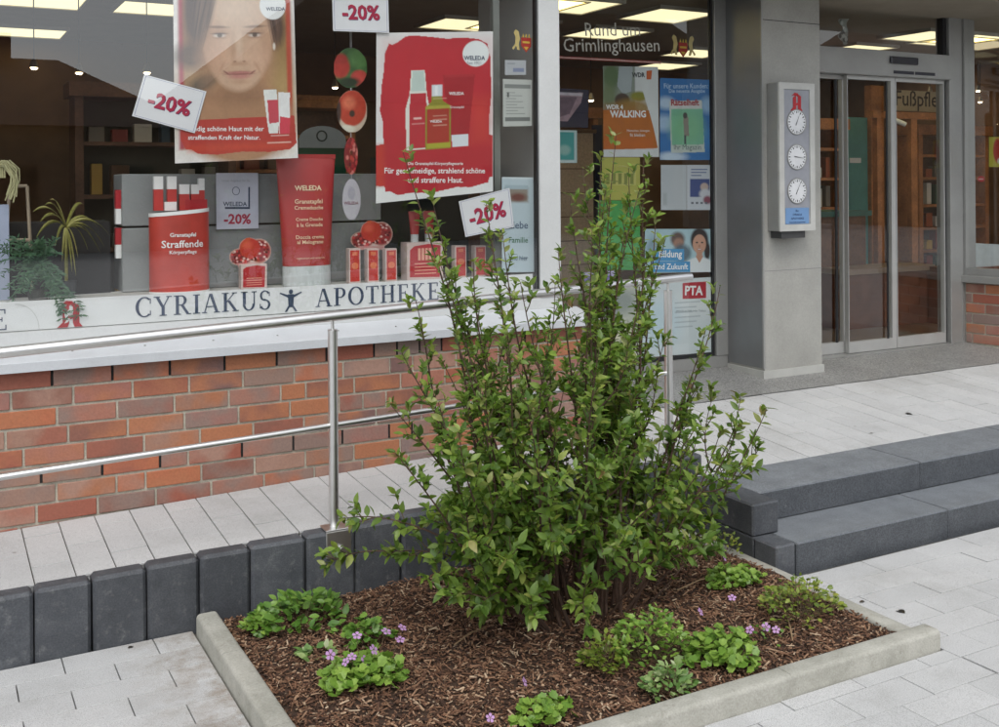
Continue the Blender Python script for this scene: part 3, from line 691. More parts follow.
# splayed side of the entrance: low brick wall, sill, side window
jx = X_(957) + .004
sp_dir = Vector((0.17, -0.985, 0)).normalized()
sw3 = thing('t', (jx, YD - .03, 0.42), None, None); ang = math.atan2(sp_dir.y, sp_dir.x)
bw3 = B(0.0, 0.9, 0.008, 0.2, -0.02, 0.505).build('brick_wall', MORTAR, None); bw3.parent = bd; bw3.location = Vector((jx + .008, YD - .062, .42)) - bd.location; bw3.rotation_euler = (0, 0, ang)
bpy.data.objects.remove(sw3)
for r_ in range(6):
    zc = 0.5 - CH * r_ - .038; x = -.08 - (0.11 if r_ % 2 else 0.0)
    while x < 0.9:
        a, b = max(x, 0.002), min(x + .25, .9)
        if b - a > .04: link('brick', brick_mesh(round(b - a - .0105, 3)), bw3, ((a + b) / 2, 0, zc))
        x += .25
def on3(name, mb, mat, par=None):
    o = mb.build(name, mat, None); o.parent = bw3; return o
o = on3('side_sill', B(-.02, .92, -.045, .21, .508, .565, c=.004), ALU_G)
on3('side_post', B(-.03, .012, -.004, .16, .5655, 2.77), ALU_G)
on3('side_frame', B(.0125, .92, 0.0, .1, .566, .625), ALU_G)
on3('side_pane', B(.0125, .92, .045, .051, .6255, 2.77), GLASS_D)
on3('side_jamb_cover', B(-.05, -.0005, -.03, .04, -.02, .507), ALU_G)

# ------------------------------------------------------------------ shop interior shell
tag(B(-1.6, 3.19, 5.24, 6.10, 0.30, 0.4305).box(-1.6, 11.0, 6.101, 11.0, 0.30, 0.431).build('shop_floor', surf('brown_tiles', (0.13, 0.085, 0.055), 0.4, var=0.2, scale=3)), kind='structure')
CZ = 3.12
tag(B(-1.6, 11.0, 5.245, 11.0, CZ, CZ + .07).build('ceiling', surf('ceiling_board', (0.30, 0.26, 0.20), 0.8, var=.08)), kind='structure')
tag(B(-1.6, 11.0, 10.4, 10.6, 0.431, CZ).build('wall_back', surf('brown_wall', (0.19, 0.10, 0.048), 0.7, var=.25, scale=2)), kind='structure')
tag(B(10.8, 11.0, 5.3, 10.4, 0.431, CZ).build('wall_right', surf('brown_wall2', (0.22, 0.11, 0.05), 0.7, var=.25, scale=2)), kind='structure')
LAMP = emit('light_panel', (1.0, 0.90, 0.56), 0.80)
FRAME_L = surf('lamp_frame', (0.5, 0.47, 0.4), .5)
LIT = [(570, 3), (606, 31), (668, 13), (855, 47), (926, 34), (966, 37), (20, 42), (40, -2), (158, 6), (462, 22), (513, 23), (535, 2), (984, 43), (8.6, 1006.8), (10.2, 1006.9), (9.4, 1009.2), (7.0, 1008.6), (8.2, 1008.4), (9.4, 1008.2), (7.4, 1009.7), (10.3, 1008.6)]  # entries in metres are panels added to brighten the shop interior
names = ['far left beside the hanging spotlights', 'at the upper left corner', 'left of the smiling poster', 'above the red poster', 'just right of the red poster', 'left of the white window post', 'above the word Rund']
lampl = {0: 'lit ceiling panel above the white window lettering', 1: 'lit ceiling panel behind the lettering on the right window', 2: 'lit ceiling panel above the coat of arms sticker', 3: 'lit ceiling panel low in the transom over the side light', 4: 'lit ceiling panel in the transom next to the right door jamb', 5: 'lit ceiling panel right of the door jamb', 6: 'lit ceiling panel at the left edge above the spotlights', 7: 'lit ceiling panel in the upper left corner of the window', 8: 'lit ceiling panel touching the left edge of the portrait poster', 9: 'lit ceiling panel above the red product poster', 10: 'lit ceiling panel above the notices on the window edge', 11: 'lit ceiling panel cut by the white window post', 12: 'dimmer ceiling panel at the right edge of the view', 13: 'added fill panel on the ceiling over the counter inside the entrance', 14: 'added fill panel on the ceiling beyond the jamb of the entrance', 15: 'added fill panel on the ceiling at the back of the shop behind the doors', 16: 'added fill panel hidden above the door header, first from the pillar', 17: 'added fill panel hidden above the door header, second from the pillar', 18: 'added fill panel hidden above the door header, third from the pillar', 19: 'added fill panel on the ceiling at the back wall behind the pillar', 20: 'added fill panel on the ceiling in the far right corner of the shop'}
for i, (u, v) in enumerate(LIT):
    p = atz(u, v, CZ) if v < 900 else Vector((u, v - 1000, CZ))
    if p.y > 10 or p.y < 5.4: p.y = min(max(p.y, 5.7), 9.9)
    t_ = thing('ceiling_light', (p.x, p.y, CZ), lampl[i], 'light', 'ceiling panels of the shop')
    fr = MB(); s_ = 0.28
    for a, b, c_, d_ in ((-s_ - .02, s_ + .02, -s_ - .02, -s_), (-s_ - .02, s_ + .02, s_, s_ + .02), (-s_ - .02, -s_, -s_, s_), (s_, s_ + .02, -s_, s_)): fr.box(a, b, c_, d_, -.03, -.001)
    fr.build('frame', FRAME_L, t_, local=True)
    MB().box(-s_ + .001, s_ - .001, -s_ + .001, s_ - .001, -.022, -.004).build('diffuser', LAMP if i != 12 else emit('light_panel_dim', (1, .85, .55), .35), t_, local=True)
# ceiling spotlights on a rail (left)
SPOT = emit('spot_glow', (1.0, 0.75, 0.45), 14)
def spot(u, v, y, label, k=1):
    p = at(u, v, y)
    t_ = thing('spotlight', p, label, 'spotlight', 'small spotlights of the shop')
    MB().lathe([(.012, .05), (.028, .0), (.030, -.012)], (0, 0, 0), 12).build('shade', surf('spot_metal', (.3, .25, .2), .4, metal=.8), t_, local=True)
    MB().lathe([(.020 * k, -.004), (.022 * k, -.016), (.012 * k, -.024)], (0, 0, 0), 12).build('bulb', SPOT, t_, local=True)
    MB().tube([(0, 0, .05), (0, 0, CZ - p.z)], .004, 6).build('rod', DARK, t_, local=True)
for a in ((34, 66, 7.6, 'glowing spotlight nearest the left edge of the window'), (79, 71, 7.6, 'second glowing spotlight from the left edge of the window'), (147, 71, 7.6, 'glowing spotlight above the tilted discount sign'),
          (335, 86, 7.9, 'glowing spotlight seen between the hanging ovals'), (591, 99, 7.6, 'glowing spotlight left of the orange walking poster'), (930, 91, 8.2, 'glowing spotlight above the foot care sign'), (978, 90, 8.0, 'upper glowing spotlight behind the side window'), (980, 101, 8.0, 'lower glowing spotlight behind the side window'), (516, 78, 7.6, 'glowing spotlight behind the grey notice')): spot(*a)
# wooden shelving along the back and between, with goods
def shelf_unit(x0, x1, y, label, zs=(0.9, 1.3, 1.7, 2.1), top=2.45, mat=WOOD, back=WOOD_D, d=.35):
    t_ = thing('shelf_unit', ((x0 + x1) / 2, y, .431), label, 'shelf')
    for x in (x0, x1 - .06): B(x, x + .06, y - d, y, .432, top).build('upright', mat, t_)
    for z in zs: B(x0 + .061, x1 - .061, y - d + .01, y - .021, z - .015, z + .015).build('shelf_board', mat, t_)
    B(x0 + .061, x1 - .061, y - .02, y - .001, .44, top - .002).build('back_panel', back, t_)
    B(x0 - .04, x1 + .04, y - d - .03, y + .0, top + .001, top + .11).build('cornice', mat, t_)
    return t_
gc = ['8c2f22', 'b9b0a0', '3e5a40', 'c29a3c', '6a4a2c', '2f4a5a', 'd8d0c0', '7d7466', 'a0522d']
rg = random.Random(5); GOODS = {}
LV = {}
def goods(x0, x1, y, z, n, tagname):
    LV[tagname] = LV.get(tagname, 0) + 1
    lev = ['bottom', 'second', 'third', 'fourth', 'fifth'][LV[tagname] - 1]
    for i in range(n):
        x = x0 + (x1 - x0) * (i + .5) / n; wd = (x1 - x0) / n * rg.uniform(.4, .8); h = rg.uniform(.09, .24); c = rg.choice(gc)
        k = (round(wd, 2), round(h, 2), c)
        if k not in GOODS: GOODS[k] = MB().cbox(-wd / 2, wd / 2, -.05, .05, 0, h, .004).mesh('carton', ink(c))
        tag(link('carton', GOODS[k], None, (x, y - .2, z + .0155)), '%s carton from left, %s row, on %s' % (['first', 'second', 'third', 'fourth', 'fifth', 'sixth', 'seventh', 'eighth'][i], lev, tagname), 'carton', 'cartons on ' + tagname)
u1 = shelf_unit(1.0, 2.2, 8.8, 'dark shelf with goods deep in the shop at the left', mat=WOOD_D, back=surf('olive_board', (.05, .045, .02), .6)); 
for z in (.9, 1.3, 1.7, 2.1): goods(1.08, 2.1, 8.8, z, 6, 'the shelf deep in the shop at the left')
u2 = shelf_unit(2.3, 3.4, 9.3, 'dark wooden shelf behind the portrait poster', (1.1, 1.5, 1.9, 2.2))
for z in (1.5, 1.9): goods(2.4, 3.3, 9.3, z, 5, 'the shelf behind the portrait poster')
u3 = shelf_unit(4.3, 6.2, 9.6, 'long wooden shelf behind the right hand window', (1.0, 1.4, 1.8, 2.15))
for z in (1.4, 1.8): goods(4.4, 6.1, 9.6, z, 8, 'the long shelf behind the right hand window')
u4 = shelf_unit(7.55, 8.28, 8.2, 'orange wooden cabinet with shelves left of the turquoise panel', (.9, 1.2, 1.5, 1.8, 2.1), 2.3)
for z in (1.2, 1.5, 1.8): goods(7.62, 8.2, 8.2, z, 5, 'the orange cabinet behind the side light')
u5 = shelf_unit(9.55, 10.7, 8.35, 'orange wooden cabinet with packed shelves behind the right door leaf', (.75, 1.0, 1.25, 1.5, 1.8, 2.05), 2.28)
for z in (.75, 1.0, 1.25, 1.5, 1.8): goods(9.62, 10.6, 8.35, z, 7, 'the orange cabinet behind the right door leaf')
# turquoise wall panel
p0, p1 = at(846, 117, 8.3), at(868, 210, 8.3)
t_ = thing('wall_panel', (p0.x, 8.35, .431), 'turquoise wall panel behind the middle door leaf', 'panel')
B(p0.x, p1.x, 8.3, 8.34, .432, p0.z).build('board', surf('turquoise', (0.10, 0.30, 0.28), .5), t_); a = at(850, 158, 8.29); b = at(861, 163, 8.29)
B(a.x, b.x, 8.29, 8.299, b.z, a.z).build('price_label', PAPER, t_); B(p1.x + .001, p1.x + .2, 8.25, 8.34, .432, p0.z + .35).build('post', WOOD, t_)
# counter
t_ = thing('counter', (7.7, 7.4, .431), 'sales counter with green top inside the entrance', 'counter')
a, b = at(812, 212, 7.2), at(872, 222, 7.2)
B(a.x - .4, b.x, 7.2, 7.75, a.z - .05, a.z).build('counter_top', ink('3f6a5c'), t_); B(a.x - .36, b.x - .04, 7.24, 7.7, .432, a.z - .051).build('counter_front', WOOD_D, t_)
a2, b2 = at(846, 270, 6.9), at(935, 276, 6.9)
t_ = thing('low_counter', (9, 7.0, .431), 'low wooden counter with pale edge behind the sliding leaves', 'counter')
B(a2.x, b2.x, 6.9, 7.3, a2.z - .05, a2.z).build('counter_top', surf('pale_edge', (.30, .2, .13), .5), t_); B(a2.x + .03, b2.x - .03, 6.93, 7.28, .432, a2.z - .051).build('counter_front', surf('red_wood', (.16, .06, .03), .5, var=.2), t_)
# foot care sign
a, b = at(890, 93, 7.9), at(940, 111, 7.9)
sg = B(-.0, 1.0, -.01, .01, -.11, .11).build('foot_care_sign', surf('sign_cream', (.42, .34, .22), .5), None); sg.location = (a.x, 7.9, (a.z + b.z) / 2 + .01)
tag(sg, 'cream sign with dark lettering hanging behind the right door leaf', 'sign')
text('Fußpflege', .86, sg, .5, 0, -.0125, ink('2e2013'), .01)
for x in (.05, .95): MB().tube([(x, 0, .11), (x, 0, CZ - sg.location.z)], .004, 6).build('hanger', DARK, sg, local=True)
# orange wooden portal behind the doors
t_ = thing('wooden_portal', (8.6, 7.6, .431), 'orange wooden door portal inside the shop under the foot care sign', 'portal')
for u in (874, 908, 938): p = at(u, 118, 7.8); B(p.x, p.x + .09, 7.76, 7.82, .432, p.z).build('upright', WOOD, t_)
a, b = at(870, 118, 7.8), at(943, 118, 7.8); B(a.x, b.x + .09, 7.755, 7.825, a.z - .0, a.z + .07).build('lintel', WOOD, t_)
t_ = thing('security_camera', at(897, 122, 7.6), 'small white security camera below the foot care sign', 'camera')
MB().tube([(-.07, .05, .05), (.07, -.05, -.03)], .025, 10).build('body', PAPER, t_, local=True); MB().tube([(0, 0, .02), (0, .1, .16)], .008, 6).build('bracket', PAPER, t_, local=True)
# tan cabinet behind the right window
t_ = thing('tan_cabinet', (4.0, 6.8, .431), 'tan textured cabinet just behind the right hand window', 'cabinet')
a, b = at(522, 132, 6.75), at(594, 275, 6.75)
TAN = surf('tan_weave', (0.60, 0.43, 0.29), .7, var=.12, scale=4, fine=.2, fscale=60)
B(a.x, b.x, 6.75, 7.25, .432, a.z).build('carcass', TAN, t_); B(a.x - .02, b.x + .02, 6.73, 7.27, a.z + .0005, a.z + .03).build('top', WOOD_D, t_)
for i in range(7): B(a.x + .02, b.x - .02, 6.744, 6.7495, .8 + .18 * i, .806 + .18 * i).build('rib', WOOD_D, t_)
a, b = at(595, 125, 6.9), at(603, 275, 6.9)
tag(B(a.x, b.x, 6.9, 6.95, .432, a.z).build('blue_post', ink('1b2340')), 'dark blue post right of the tan cabinet', 'post')
# opposite side of the street (seen as a reflection in the panes)
def house(x0, x1, y, eave, ridge, label, hip=3.0, wall='8f8577', roof='5a3d33'):
    t_ = thing('house', ((x0 + x1) / 2, y, 0), label, 'house', 'houses across the street')
    B(x0, x1, y - 8, y, 0, eave).build('wall', surf('render_' + wall, rgb(wall), .8, var=.1, scale=.5), t_)
    ym = y - 4; mm = MB(); o_ = .4
    mm.add([(x0 - o_, y + o_, eave), (x1 + o_, y + o_, eave), (x1 + o_, y - 8 - o_, eave), (x0 - o_, y - 8 - o_, eave), (x0 + hip, ym, ridge), (x1 - hip, ym, ridge)], [(0, 1, 5, 4), (1, 2, 5), (2, 3, 4, 5), (3, 0, 4), (3, 2, 1, 0)])
    rf = mm.build('roof', surf('tiles_' + roof, rgb(roof), .8, var=.2, scale=3), t_)
    B(x1 - hip - 2, x1 - hip - 1.3, ym - .4, ym + .3, ridge - .5, ridge + .7).build('chimney', surf('chimney', (.15, .07, .05), .9), rf)
    k = int((x1 - x0) / 2.6)
    for i in range(k):
        xc = x0 + (i + .5) * (x1 - x0) / k
        for z in (1.0, 3.6, 6.2):
            if z + 1.5 < eave:
                f_ = B(xc - .55, xc + .55, y + .002, y + .05, z, z + 1.4).build('window', surf('brown_sash', (.09, .06, .04), .6), t_)
                B(xc - .48, xc + .48, y + .0505, y + .06, z + .07, z + 1.33).build('pane', DARK, f_)
house(-14, 6.6, -20, 3.4, 5.6, 'low house with brown roof mirrored in the left of the display window', 3.0, '6b5d4e', '4a332b')
house(7.05, 31, -20, 4.3, 10.5, 'tall house mirrored in the middle of the shop glass', 7.0, '7a6a58', '4d3a30')
house(34, 56, -16, 6.5, 10.0, 'house mirrored far right in the entrance glass', 3.5, '857a6c', '51362c')

# ------------------------------------------------------------------ display window: band with lettering
BLUE = ink('3d4a63'); RED = ink('b3242c'); REDL = ink('c23a35'); WHI = ink('f2f2f0'); CRIM = ink('b01f45')
BY = 5.2085                                   # just behind the pane
bandz0, bandz1 = 1.131, 1.262
bn = B(-1.58, 3.04, BY + .002, BY + .012, bandz0, bandz1).build('lettered_band', WHITE); bo = bn
tag(bn, 'white board along the window foot lettered in blue serif capitals', 'sign')
def ellring(cx, cz, rx, rz_, tx, tz, a0=0, a1=360, n=28):
    """ring segment with thick sides (tx) and thin top and bottom (tz)"""
    o_, i_ = [], []
    for k in range(n + 1):
        a = R(a0 + (a1 - a0) * k / n); o_.append((cx + rx * math.cos(a), cz + rz_ * math.sin(a))); i_.append((cx + (rx - tx) * math.cos(a), cz + (rz_ - tz) * math.sin(a)))
    return [[o_[k], o_[k + 1], i_[k + 1], i_[k]] for k in range(n)]
def seg(x0, z0, x1, z1, w_): return [[(x0 - w_ / 2, z0), (x0 + w_ / 2, z0), (x1 + w_ / 2, z1), (x1 - w_ / 2, z1)]]
def bar(x0, x1, z0, z1): return [[(x0, z0), (x1, z0), (x1, z1), (x0, z1)]]
def srf(x, z, w_=.22): return bar(x - w_ / 2, x + w_ / 2, z, z + .045)
TK, TN = .15, .055
def glyph(c):
    if c == 'I': return bar(.13, .13 + TK, 0, 1) + srf(.205, 0, .34) + srf(.205, .955, .34), .41
    if c == 'C': return ellring(.44, .5, .42, .52, TK, TN, 48, 312) + bar(.70, .74, .66, .93) + bar(.70, .74, .07, .30), .82
    if c == 'O': return ellring(.45, .5, .43, .52, TK, TN), .92
    if c == 'Y': return seg(.14, 1, .42, .45, TK) + seg(.72, 1, .45, .45, TN) + bar(.36, .36 + TK, 0, .47) + srf(.435, 0, .34) + srf(.14, .955, .3) + srf(.72, .955, .26), .86
    if c == 'R': return bar(.12, .12 + TK, 0, 1) + srf(.195, 0, .34) + bar(.03, .30, .955, 1) + ellring(.38, .74, .27, .26, .14, .05, -90, 90) + bar(.2, .40, .95, 1) + bar(.2, .40, .48, .53) + seg(.42, .50, .72, 0, TK) + srf(.76, 0, .2), .86
    if c == 'P': return bar(.12, .12 + TK, 0, 1) + srf(.195, 0, .34) + bar(.03, .30, .955, 1) + ellring(.38, .72, .28, .28, .14, .05, -90, 90) + bar(.2, .40, .95, 1) + bar(.2, .40, .44, .49), .72
    if c == 'A': return seg(.43, 1, .74, 0, TK) + seg(.39, 1, .12, 0, TN) + bar(.22, .62, .30, .35) + srf(.12, 0, .24) + srf(.74, 0, .3), .90
    if c == 'K': return bar(.12, .12 + TK, 0, 1) + srf(.195, 0, .34) + srf(.195, .955, .34) + seg(.66, 1, .24, .48, TN) + seg(.36, .58, .74, 0, TK) + srf(.72, 0, .32) + srf(.66, .955, .26), .90
    if c == 'U': return bar(.12, .12 + TK, .32, 1) + bar(.68, .68 + TN, .32, 1) + ellring(.4275, .34, .3075, .36, .12, .06, 180, 360) + srf(.195, .955, .34) + srf(.705, .955, .26), .88
    if c == 'S':
        o_ = ellring(.32, .74, .26, .28, .10, .055, 25, 250) + ellring(.32, .25, .28, .28, .12, .055, -160, 70)
        return o_ + seg(.20, .56, .40, .46, .24) + bar(.53, .57, .70, .92) + bar(.05, .09, .06, .30), .66
    if c == 'T': return bar(.30, .30 + TK, 0, .96) + bar(.03, .72, .95, 1) + srf(.375, 0, .34) + bar(.03, .075, .80, .95) + bar(.675, .72, .80, .95), .75
    if c == 'H': return bar(.12, .12 + TK, 0, 1) + bar(.62, .62 + TK, 0, 1) + bar(.2, .7, .47, .525) + sum([srf(x, z, .34) for x in (.195, .695) for z in (0, .955)], []), .90
    if c == 'E': return bar(.12, .12 + TK, 0, 1) + bar(.03, .62, .95, 1) + bar(.03, .66, 0, .05) + bar(.2, .50, .48, .53) + bar(.575, .62, .78, .95) + bar(.615, .66, .05, .24) + bar(.46, .50, .40, .61), .74
    return [], .4
def serif(word, x0, x1, zb, h, y, parent):
    gl = [glyph(c) for c in word]; sp_ = .07
    W = sum(g[1] for g in gl) + sp_ * (len(word) - 1); sx = (x1 - x0) / W; pos = 0
    o_ = wloc(parent)
    for (ps, wd), c in zip(gl, word):
        mm = MB()
        for i_, q in enumerate(ps): mm.prism([(x0 + (pos + x) * sx, zb + z * h) for x, z in q], y - .0002 * (i_ % 5), y + .002)
        if ps: mm.build('letter', BLUE, parent)
        pos += wd + sp_
serif('CYRIAKUS', 0.875, 1.528, 1.158, .092, BY, bn)
serif('APOTHEKE', 1.757, 2.455, 1.152, .092, BY, bn)
serif('APOTHEKE', -0.37, 0.333, 1.140, .092, BY, bn)
# small human figure with raised arms
fg = MB(); fc = 1.628
for i_, q in enumerate([[(fc - .012, 1.16), (fc + .012, 1.16), (fc + .016, 1.225), (fc - .016, 1.225)], [(fc - .016, 1.222), (fc - .055, 1.236), (fc - .056, 1.230), (fc - .014, 1.208)], [(fc + .016, 1.222), (fc + .055, 1.236), (fc + .056, 1.230), (fc + .014, 1.208)],
          [(fc - .012, 1.17), (fc - .001, 1.17), (fc - .022, 1.138), (fc - .032, 1.138)], [(fc + .001, 1.17), (fc + .012, 1.17), (fc + .032, 1.138), (fc + .022, 1.138)], [(fc + .011 * math.cos(a * .63), 1.238 + .012 * math.sin(a * .63)) for a in range(10)]]): fg.prism(q, BY - .0002 * i_, BY + .002)
fg.build('figure_emblem', BLUE, bn)
# red pharmacy letter with pale chalice
def a_logo(cx, zb, h, y, parent, pale=True, name='pharmacy_emblem'):
    s_ = h; mm = MB(); T = lambda pts: [(cx + x * s_, zb + z * s_) for x, z in pts]
    for k_, q in enumerate(([(.06, 1.02), (.36, .84), (.36, .16), (.48, 0), (.18, 0), (.12, .16), (.12, .8), (-.02, .94)], [(-.02, .92), (-.26, .76), (-.26, .2), (-.46, .0), (-.08, 0), (-.02, .16), (-.02, .8)], [(-.36, .84), (-.12, 1.05), (.12, 1.02), (.02, .86), (-.2, .9)], [(-.1, .42), (.2, .5), (.2, .36), (-.1, .28)])):
        mm.prism(T(q), y - .0004 - .0002 * k_, y + .002)
    o_ = mm.build(name, RED, parent)
    if pale:
        p2 = MB(); p2.prism(T([(-.16, .58), (.0, .72), (.14, .62), (.06, .5), (-.04, .48), (-.08, .36), (-.16, .36), (-.2, .5)]), y - .0012, y); p2.prism(T([(-.08, .36), (.02, .36), (-.06, .2), (-.2, .16)]), y - .0014, y); p2.build('emblem_snake', WHI, parent)
a_logo(.588, 1.133, .115, BY, bn)
rr_ = MB()
for i_, q in enumerate(ellring(.36, 1.135, .10, .118, .003, .003, 0, 90, 12)): rr_.prism(q, BY, BY + .002)
rr_.build('print_line', ink('c9cbc8'), bn)
# display deck
DZ = 1.247
dk = tag(B(-1.58, 3.04, 5.222, 5.62, DZ - .03, DZ).build('display_deck', surf('deck_white', (.55, .55, .52), .6, var=.08)), 'pale display deck behind the lettered band', 'display deck')
B(-1.58, 3.04, 5.56, 5.60, .431, DZ - .0305).build('back_board', DARK, dk) if False else None
# grey two-tier risers
GREY = surf('riser_grey', (0.27, 0.285, 0.285), .6, var=.06, fine=.05)
YB = 5.52
gx0, gx1 = at(122, 200, YB).x, at(381, 200, YB).x; zt = at(200, 174, YB).z; zm = 1.572
for z0, z1, lab in ((DZ + .001, zm - .006, 'lower grey riser panel behind the red display goods'), (zm + .004, zt, 'upper grey riser panel under the posters in the display window')):
    tag(B(gx0, gx1, YB, YB + .26, z0, z1, c=.004).build('display_riser', GREY), lab, 'riser', 'grey risers in the display')
B_dark = B(gx0 + .01, gx1 - .01, YB + .02, YB + .25, zm - .0055, zm + .0035).build('gap_shade_strip', DARK); tag(B_dark, 'dark strip painted as the shade in the gap between the grey risers', 'shade_strip')  # dark strip stands in for the shade in the gap
tag(B(-.9, gx0 - .05, 5.56, 5.9, DZ + .001, 1.60).build('black_plinth', surf('black_cloth', (.012, .012, .013), .8)), 'black plinth behind the plants at the left', 'plinth')
tag(B(gx1 + .03, 2.83, 5.60, 5.75, DZ + .001, 1.93).build('black_board', surf('black_green', (.014, .02, .016), .6)), 'dark board behind the small red boxes', 'board')

# ------------------------------------------------------------------ posters and signs behind the bay pane
SY = 5.222
def quad(pxs, y): return [at(u, v, y) for u, v in pxs]
def flat(o, mb, mat, name): return mb.build(name, mat, o)
# portrait poster (painted in photograph-like print coordinates)
im = Img(173.5, 298, -14, 163.5, 1.7, 'e9e6e2')
im.rect(180, 292, -20, 150, 'b0845e', 3).ell(196, 100, 30, 45, 'a98d6d', 1, .8).ell(283, 70, 14, 60, '8e7446', .9, .8).ell(284, 110, 16, 40, 'c0a06c', .9, .7)
im.rect(178, 183, -20, 150, 'a8324a', 3, .9).rect(288.5, 294, -20, 150, 'b84a35', 2.5, .95)
im.ell(236, -2, 49, 60, '54413a', .22).ell(277, 30, 10, 18, '46332c', .7, .9).ell(191, 56, 17, 13, '4c3c36', .8, .85).ell(203, 84, 17, 8, '4a4841', .8, .8, -.5)
im.ell(240, 126, 56, 42, 'ad8363', .25).rect(218, 263, 80, 126, 'a98060', 9, .95).ell(239, 98, 27, 9, '8f6b51', 1.2, .7)
im.ell(238, 36, 36, 57, 'caa88d', .10).ell(208, 50, 11, 32, 'b0876a', 1.3, .7).ell(269, 55, 8, 30, 'b98f72', 1.3, .6).ell(236, 6, 25, 20, 'dbc2ab', 1.2, .75).ell(256, 57, 12, 12, 'd6ae94', 1.3, .6).ell(221, 58, 11, 12, 'cfa488', 1.3, .6)
im.ell(200, -2, 15, 50, '51403a', .45, .95, .16).ell(273, 0, 8, 32, '5d463c', .6, .85, -.12)
r2 = random.Random(8)
for k in range(46):
    t_ = r2.random(); im.ell(196 + 13 * t_ + r2.uniform(-2, 2), 4 + r2.uniform(-12, 22), .5, 24, r2.choice(['6e574a', '3a2c27', '7d6656']), 1, .5, .12 + .16 * t_)
    im.ell(275 + r2.uniform(-4, 5), 14 + r2.uniform(-14, 20), .5, 18, r2.choice(['6e5546', '3a2a24']), 1, .5, -.1 - .1 * t_)
for ex in (219, 255): im.ell(ex, 33.8, 10, 4.5, 'a9836a', 1.3, .6).ell(ex, 36.2, 6.0, 2.0, 'd2c6bc', .6, .85).ell(ex + .4, 36, 2.5, 2.3, '5d4d40', .5, .95).ell(ex, 34.3, 7.2, .9, '54413a', 1, .85).ell(ex, 38.6, 6.5, .8, 'a37c66', 1, .5)
im.ell(217, 27.6, 10.5, 1.3, '6f5546', 1, .75, .03).ell(256, 27.4, 10.5, 1.3, '6f5546', 1, .75, -.04)
im.ell(239, 47, 3, 15, 'ddc2aa', 1.3, .6).ell(232.5, 53, 2.5, 10, 'b58e72', 1.4, .55).ell(239, 59, 5, 4.5, 'd9b59c', 1.2, .6).ell(234.2, 62.8, 1.7, .9, '8c6450', 1, .75).ell(243.8, 62.8, 1.7, .9, '8c6450', 1, .75).ell(239, 65, 7, 2, 'b0866b', 1.4, .6)
im.ell(239, 74.4, 14, 2.0, 'b0706a', .8, .9).ell(239, 77.6, 11, 2.8, 'c08079', .9, .85).ell(239, 75.7, 13.5, .6, '80504a', 1, .8).ell(225.5, 74.0, 3.6, .8, '8a5a50', 1, .9, .6).ell(252.5, 74.0, 3.6, .8, '8a5a50', 1, .9, -.6).ell(220.5, 69, 1.4, 6, 'b08468', 1.4, .5, .5).ell(257.5, 69, 1.4, 6, 'b08468', 1.4, .5, -.5).ell(239, 83.5, 8, 2, 'b58d70', 1.4, .5).ell(275.5, 48, 1.4, 3.6, 'ddd4c6', .6)
im.poly([(180, 121.5), (210, 120.5), (295, 119.5), (297, 148), (290, 154), (268, 156), (240, 154.5), (215, 156.5), (196, 155), (189, 150), (184, 150), (179, 140)], 'b43c32')
im.rect(186, 288, 146, 153, 'cf5034', 5, .5)
im.poly([(263, 92), (277, 92.5), (279, 126), (277.5, 137), (268, 137), (266.5, 126)], 'e4e6e2').poly([(267, 103), (278, 103), (279, 126), (268.5, 127)], 'c84a58')
im.poly([(279, 95), (291, 96), (290, 138), (279, 138)], 'e7e7e6').poly([(280, 120), (290.5, 122), (290, 138), (279, 138)], 'cf4152').rect(270, 289, 139, 140, 'e8d8cf', .5, .6).rect(266, 291, 146, 147.4, 'e8c8bc', .5, .8)
im.noise(.05, 2, 70).noise(.04, 8, 22).ell(275, 6, 14, 14.5, 'e9ebea', .06)
c4 = quad([(173, -14), (293.5, -14), (298, 158), (175, 163.5)], SY)
po = tag(card('poster', im, c4), 'large portrait poster of a dark haired woman with red lower band', 'poster')
def lab(o, s_, u0, u1, v, mat, y, bold=.0, name='lettering', height=None):
    a, b = at(u0, v, y), at(u1, v, y); c_ = (a + b) / 2; l_ = wloc(o)
    t_ = text(s_, (b - a).length, o, 0, 0, 0, mat, bold, name=name, height=height)
    t_.location = c_ - l_; t_.rotation_euler = (0, -math.atan2(b.z - a.z, b.x - a.x), 0); return t_
lab(po, 'Ständig schöne Haut mit der', 185, 264, 129.5, WHI, SY - .0012, .012); lab(po, 'straffenden Kraft der Natur.', 188, 260, 137.5, WHI, SY - .0012, .012); lab(po, 'WELEDA', 266, 285, 9, BLUE, SY - .0012, .02)
# product poster
im = Img(376, 493, 31, 203.5, 1.35, 'e4e6e4')
im.poly([(384, 52), (388, 42), (391, 43.5), (396, 41), (404, 35), (412, 34), (430, 36), (445, 38), (462, 37), (478, 39), (487, 44), (490.5, 60), (491, 100), (488.5, 128), (489, 142), (493, 143), (493, 187), (489, 188), (488, 193), (470, 196.5), (455, 195), (430, 198.5), (412, 196.5), (396, 197), (390, 193), (385, 193), (384, 187), (376, 186), (376, 145), (383, 144), (382, 120), (379.5, 110), (381, 85), (383, 70)], 'b52a33')
im.rect(384, 490, 40, 128, 'c42f38', 22, .35).rect(470, 489, 100, 150, 'cb4338', 12, .6).rect(376, 384, 144, 187, 'c7452f', 5, .6)
im.poly([(409.5, 70), (423, 70), (425, 95), (428, 110), (428, 152), (405, 152), (404, 110), (408, 95)], 'dfe0d6').poly([(411, 71), (422, 71), (423.5, 92), (409.5, 92)], 'bfd0c8').poly([(409, 94), (424, 94), (425, 108), (424, 151), (408, 151), (408, 108)], 'b83039')
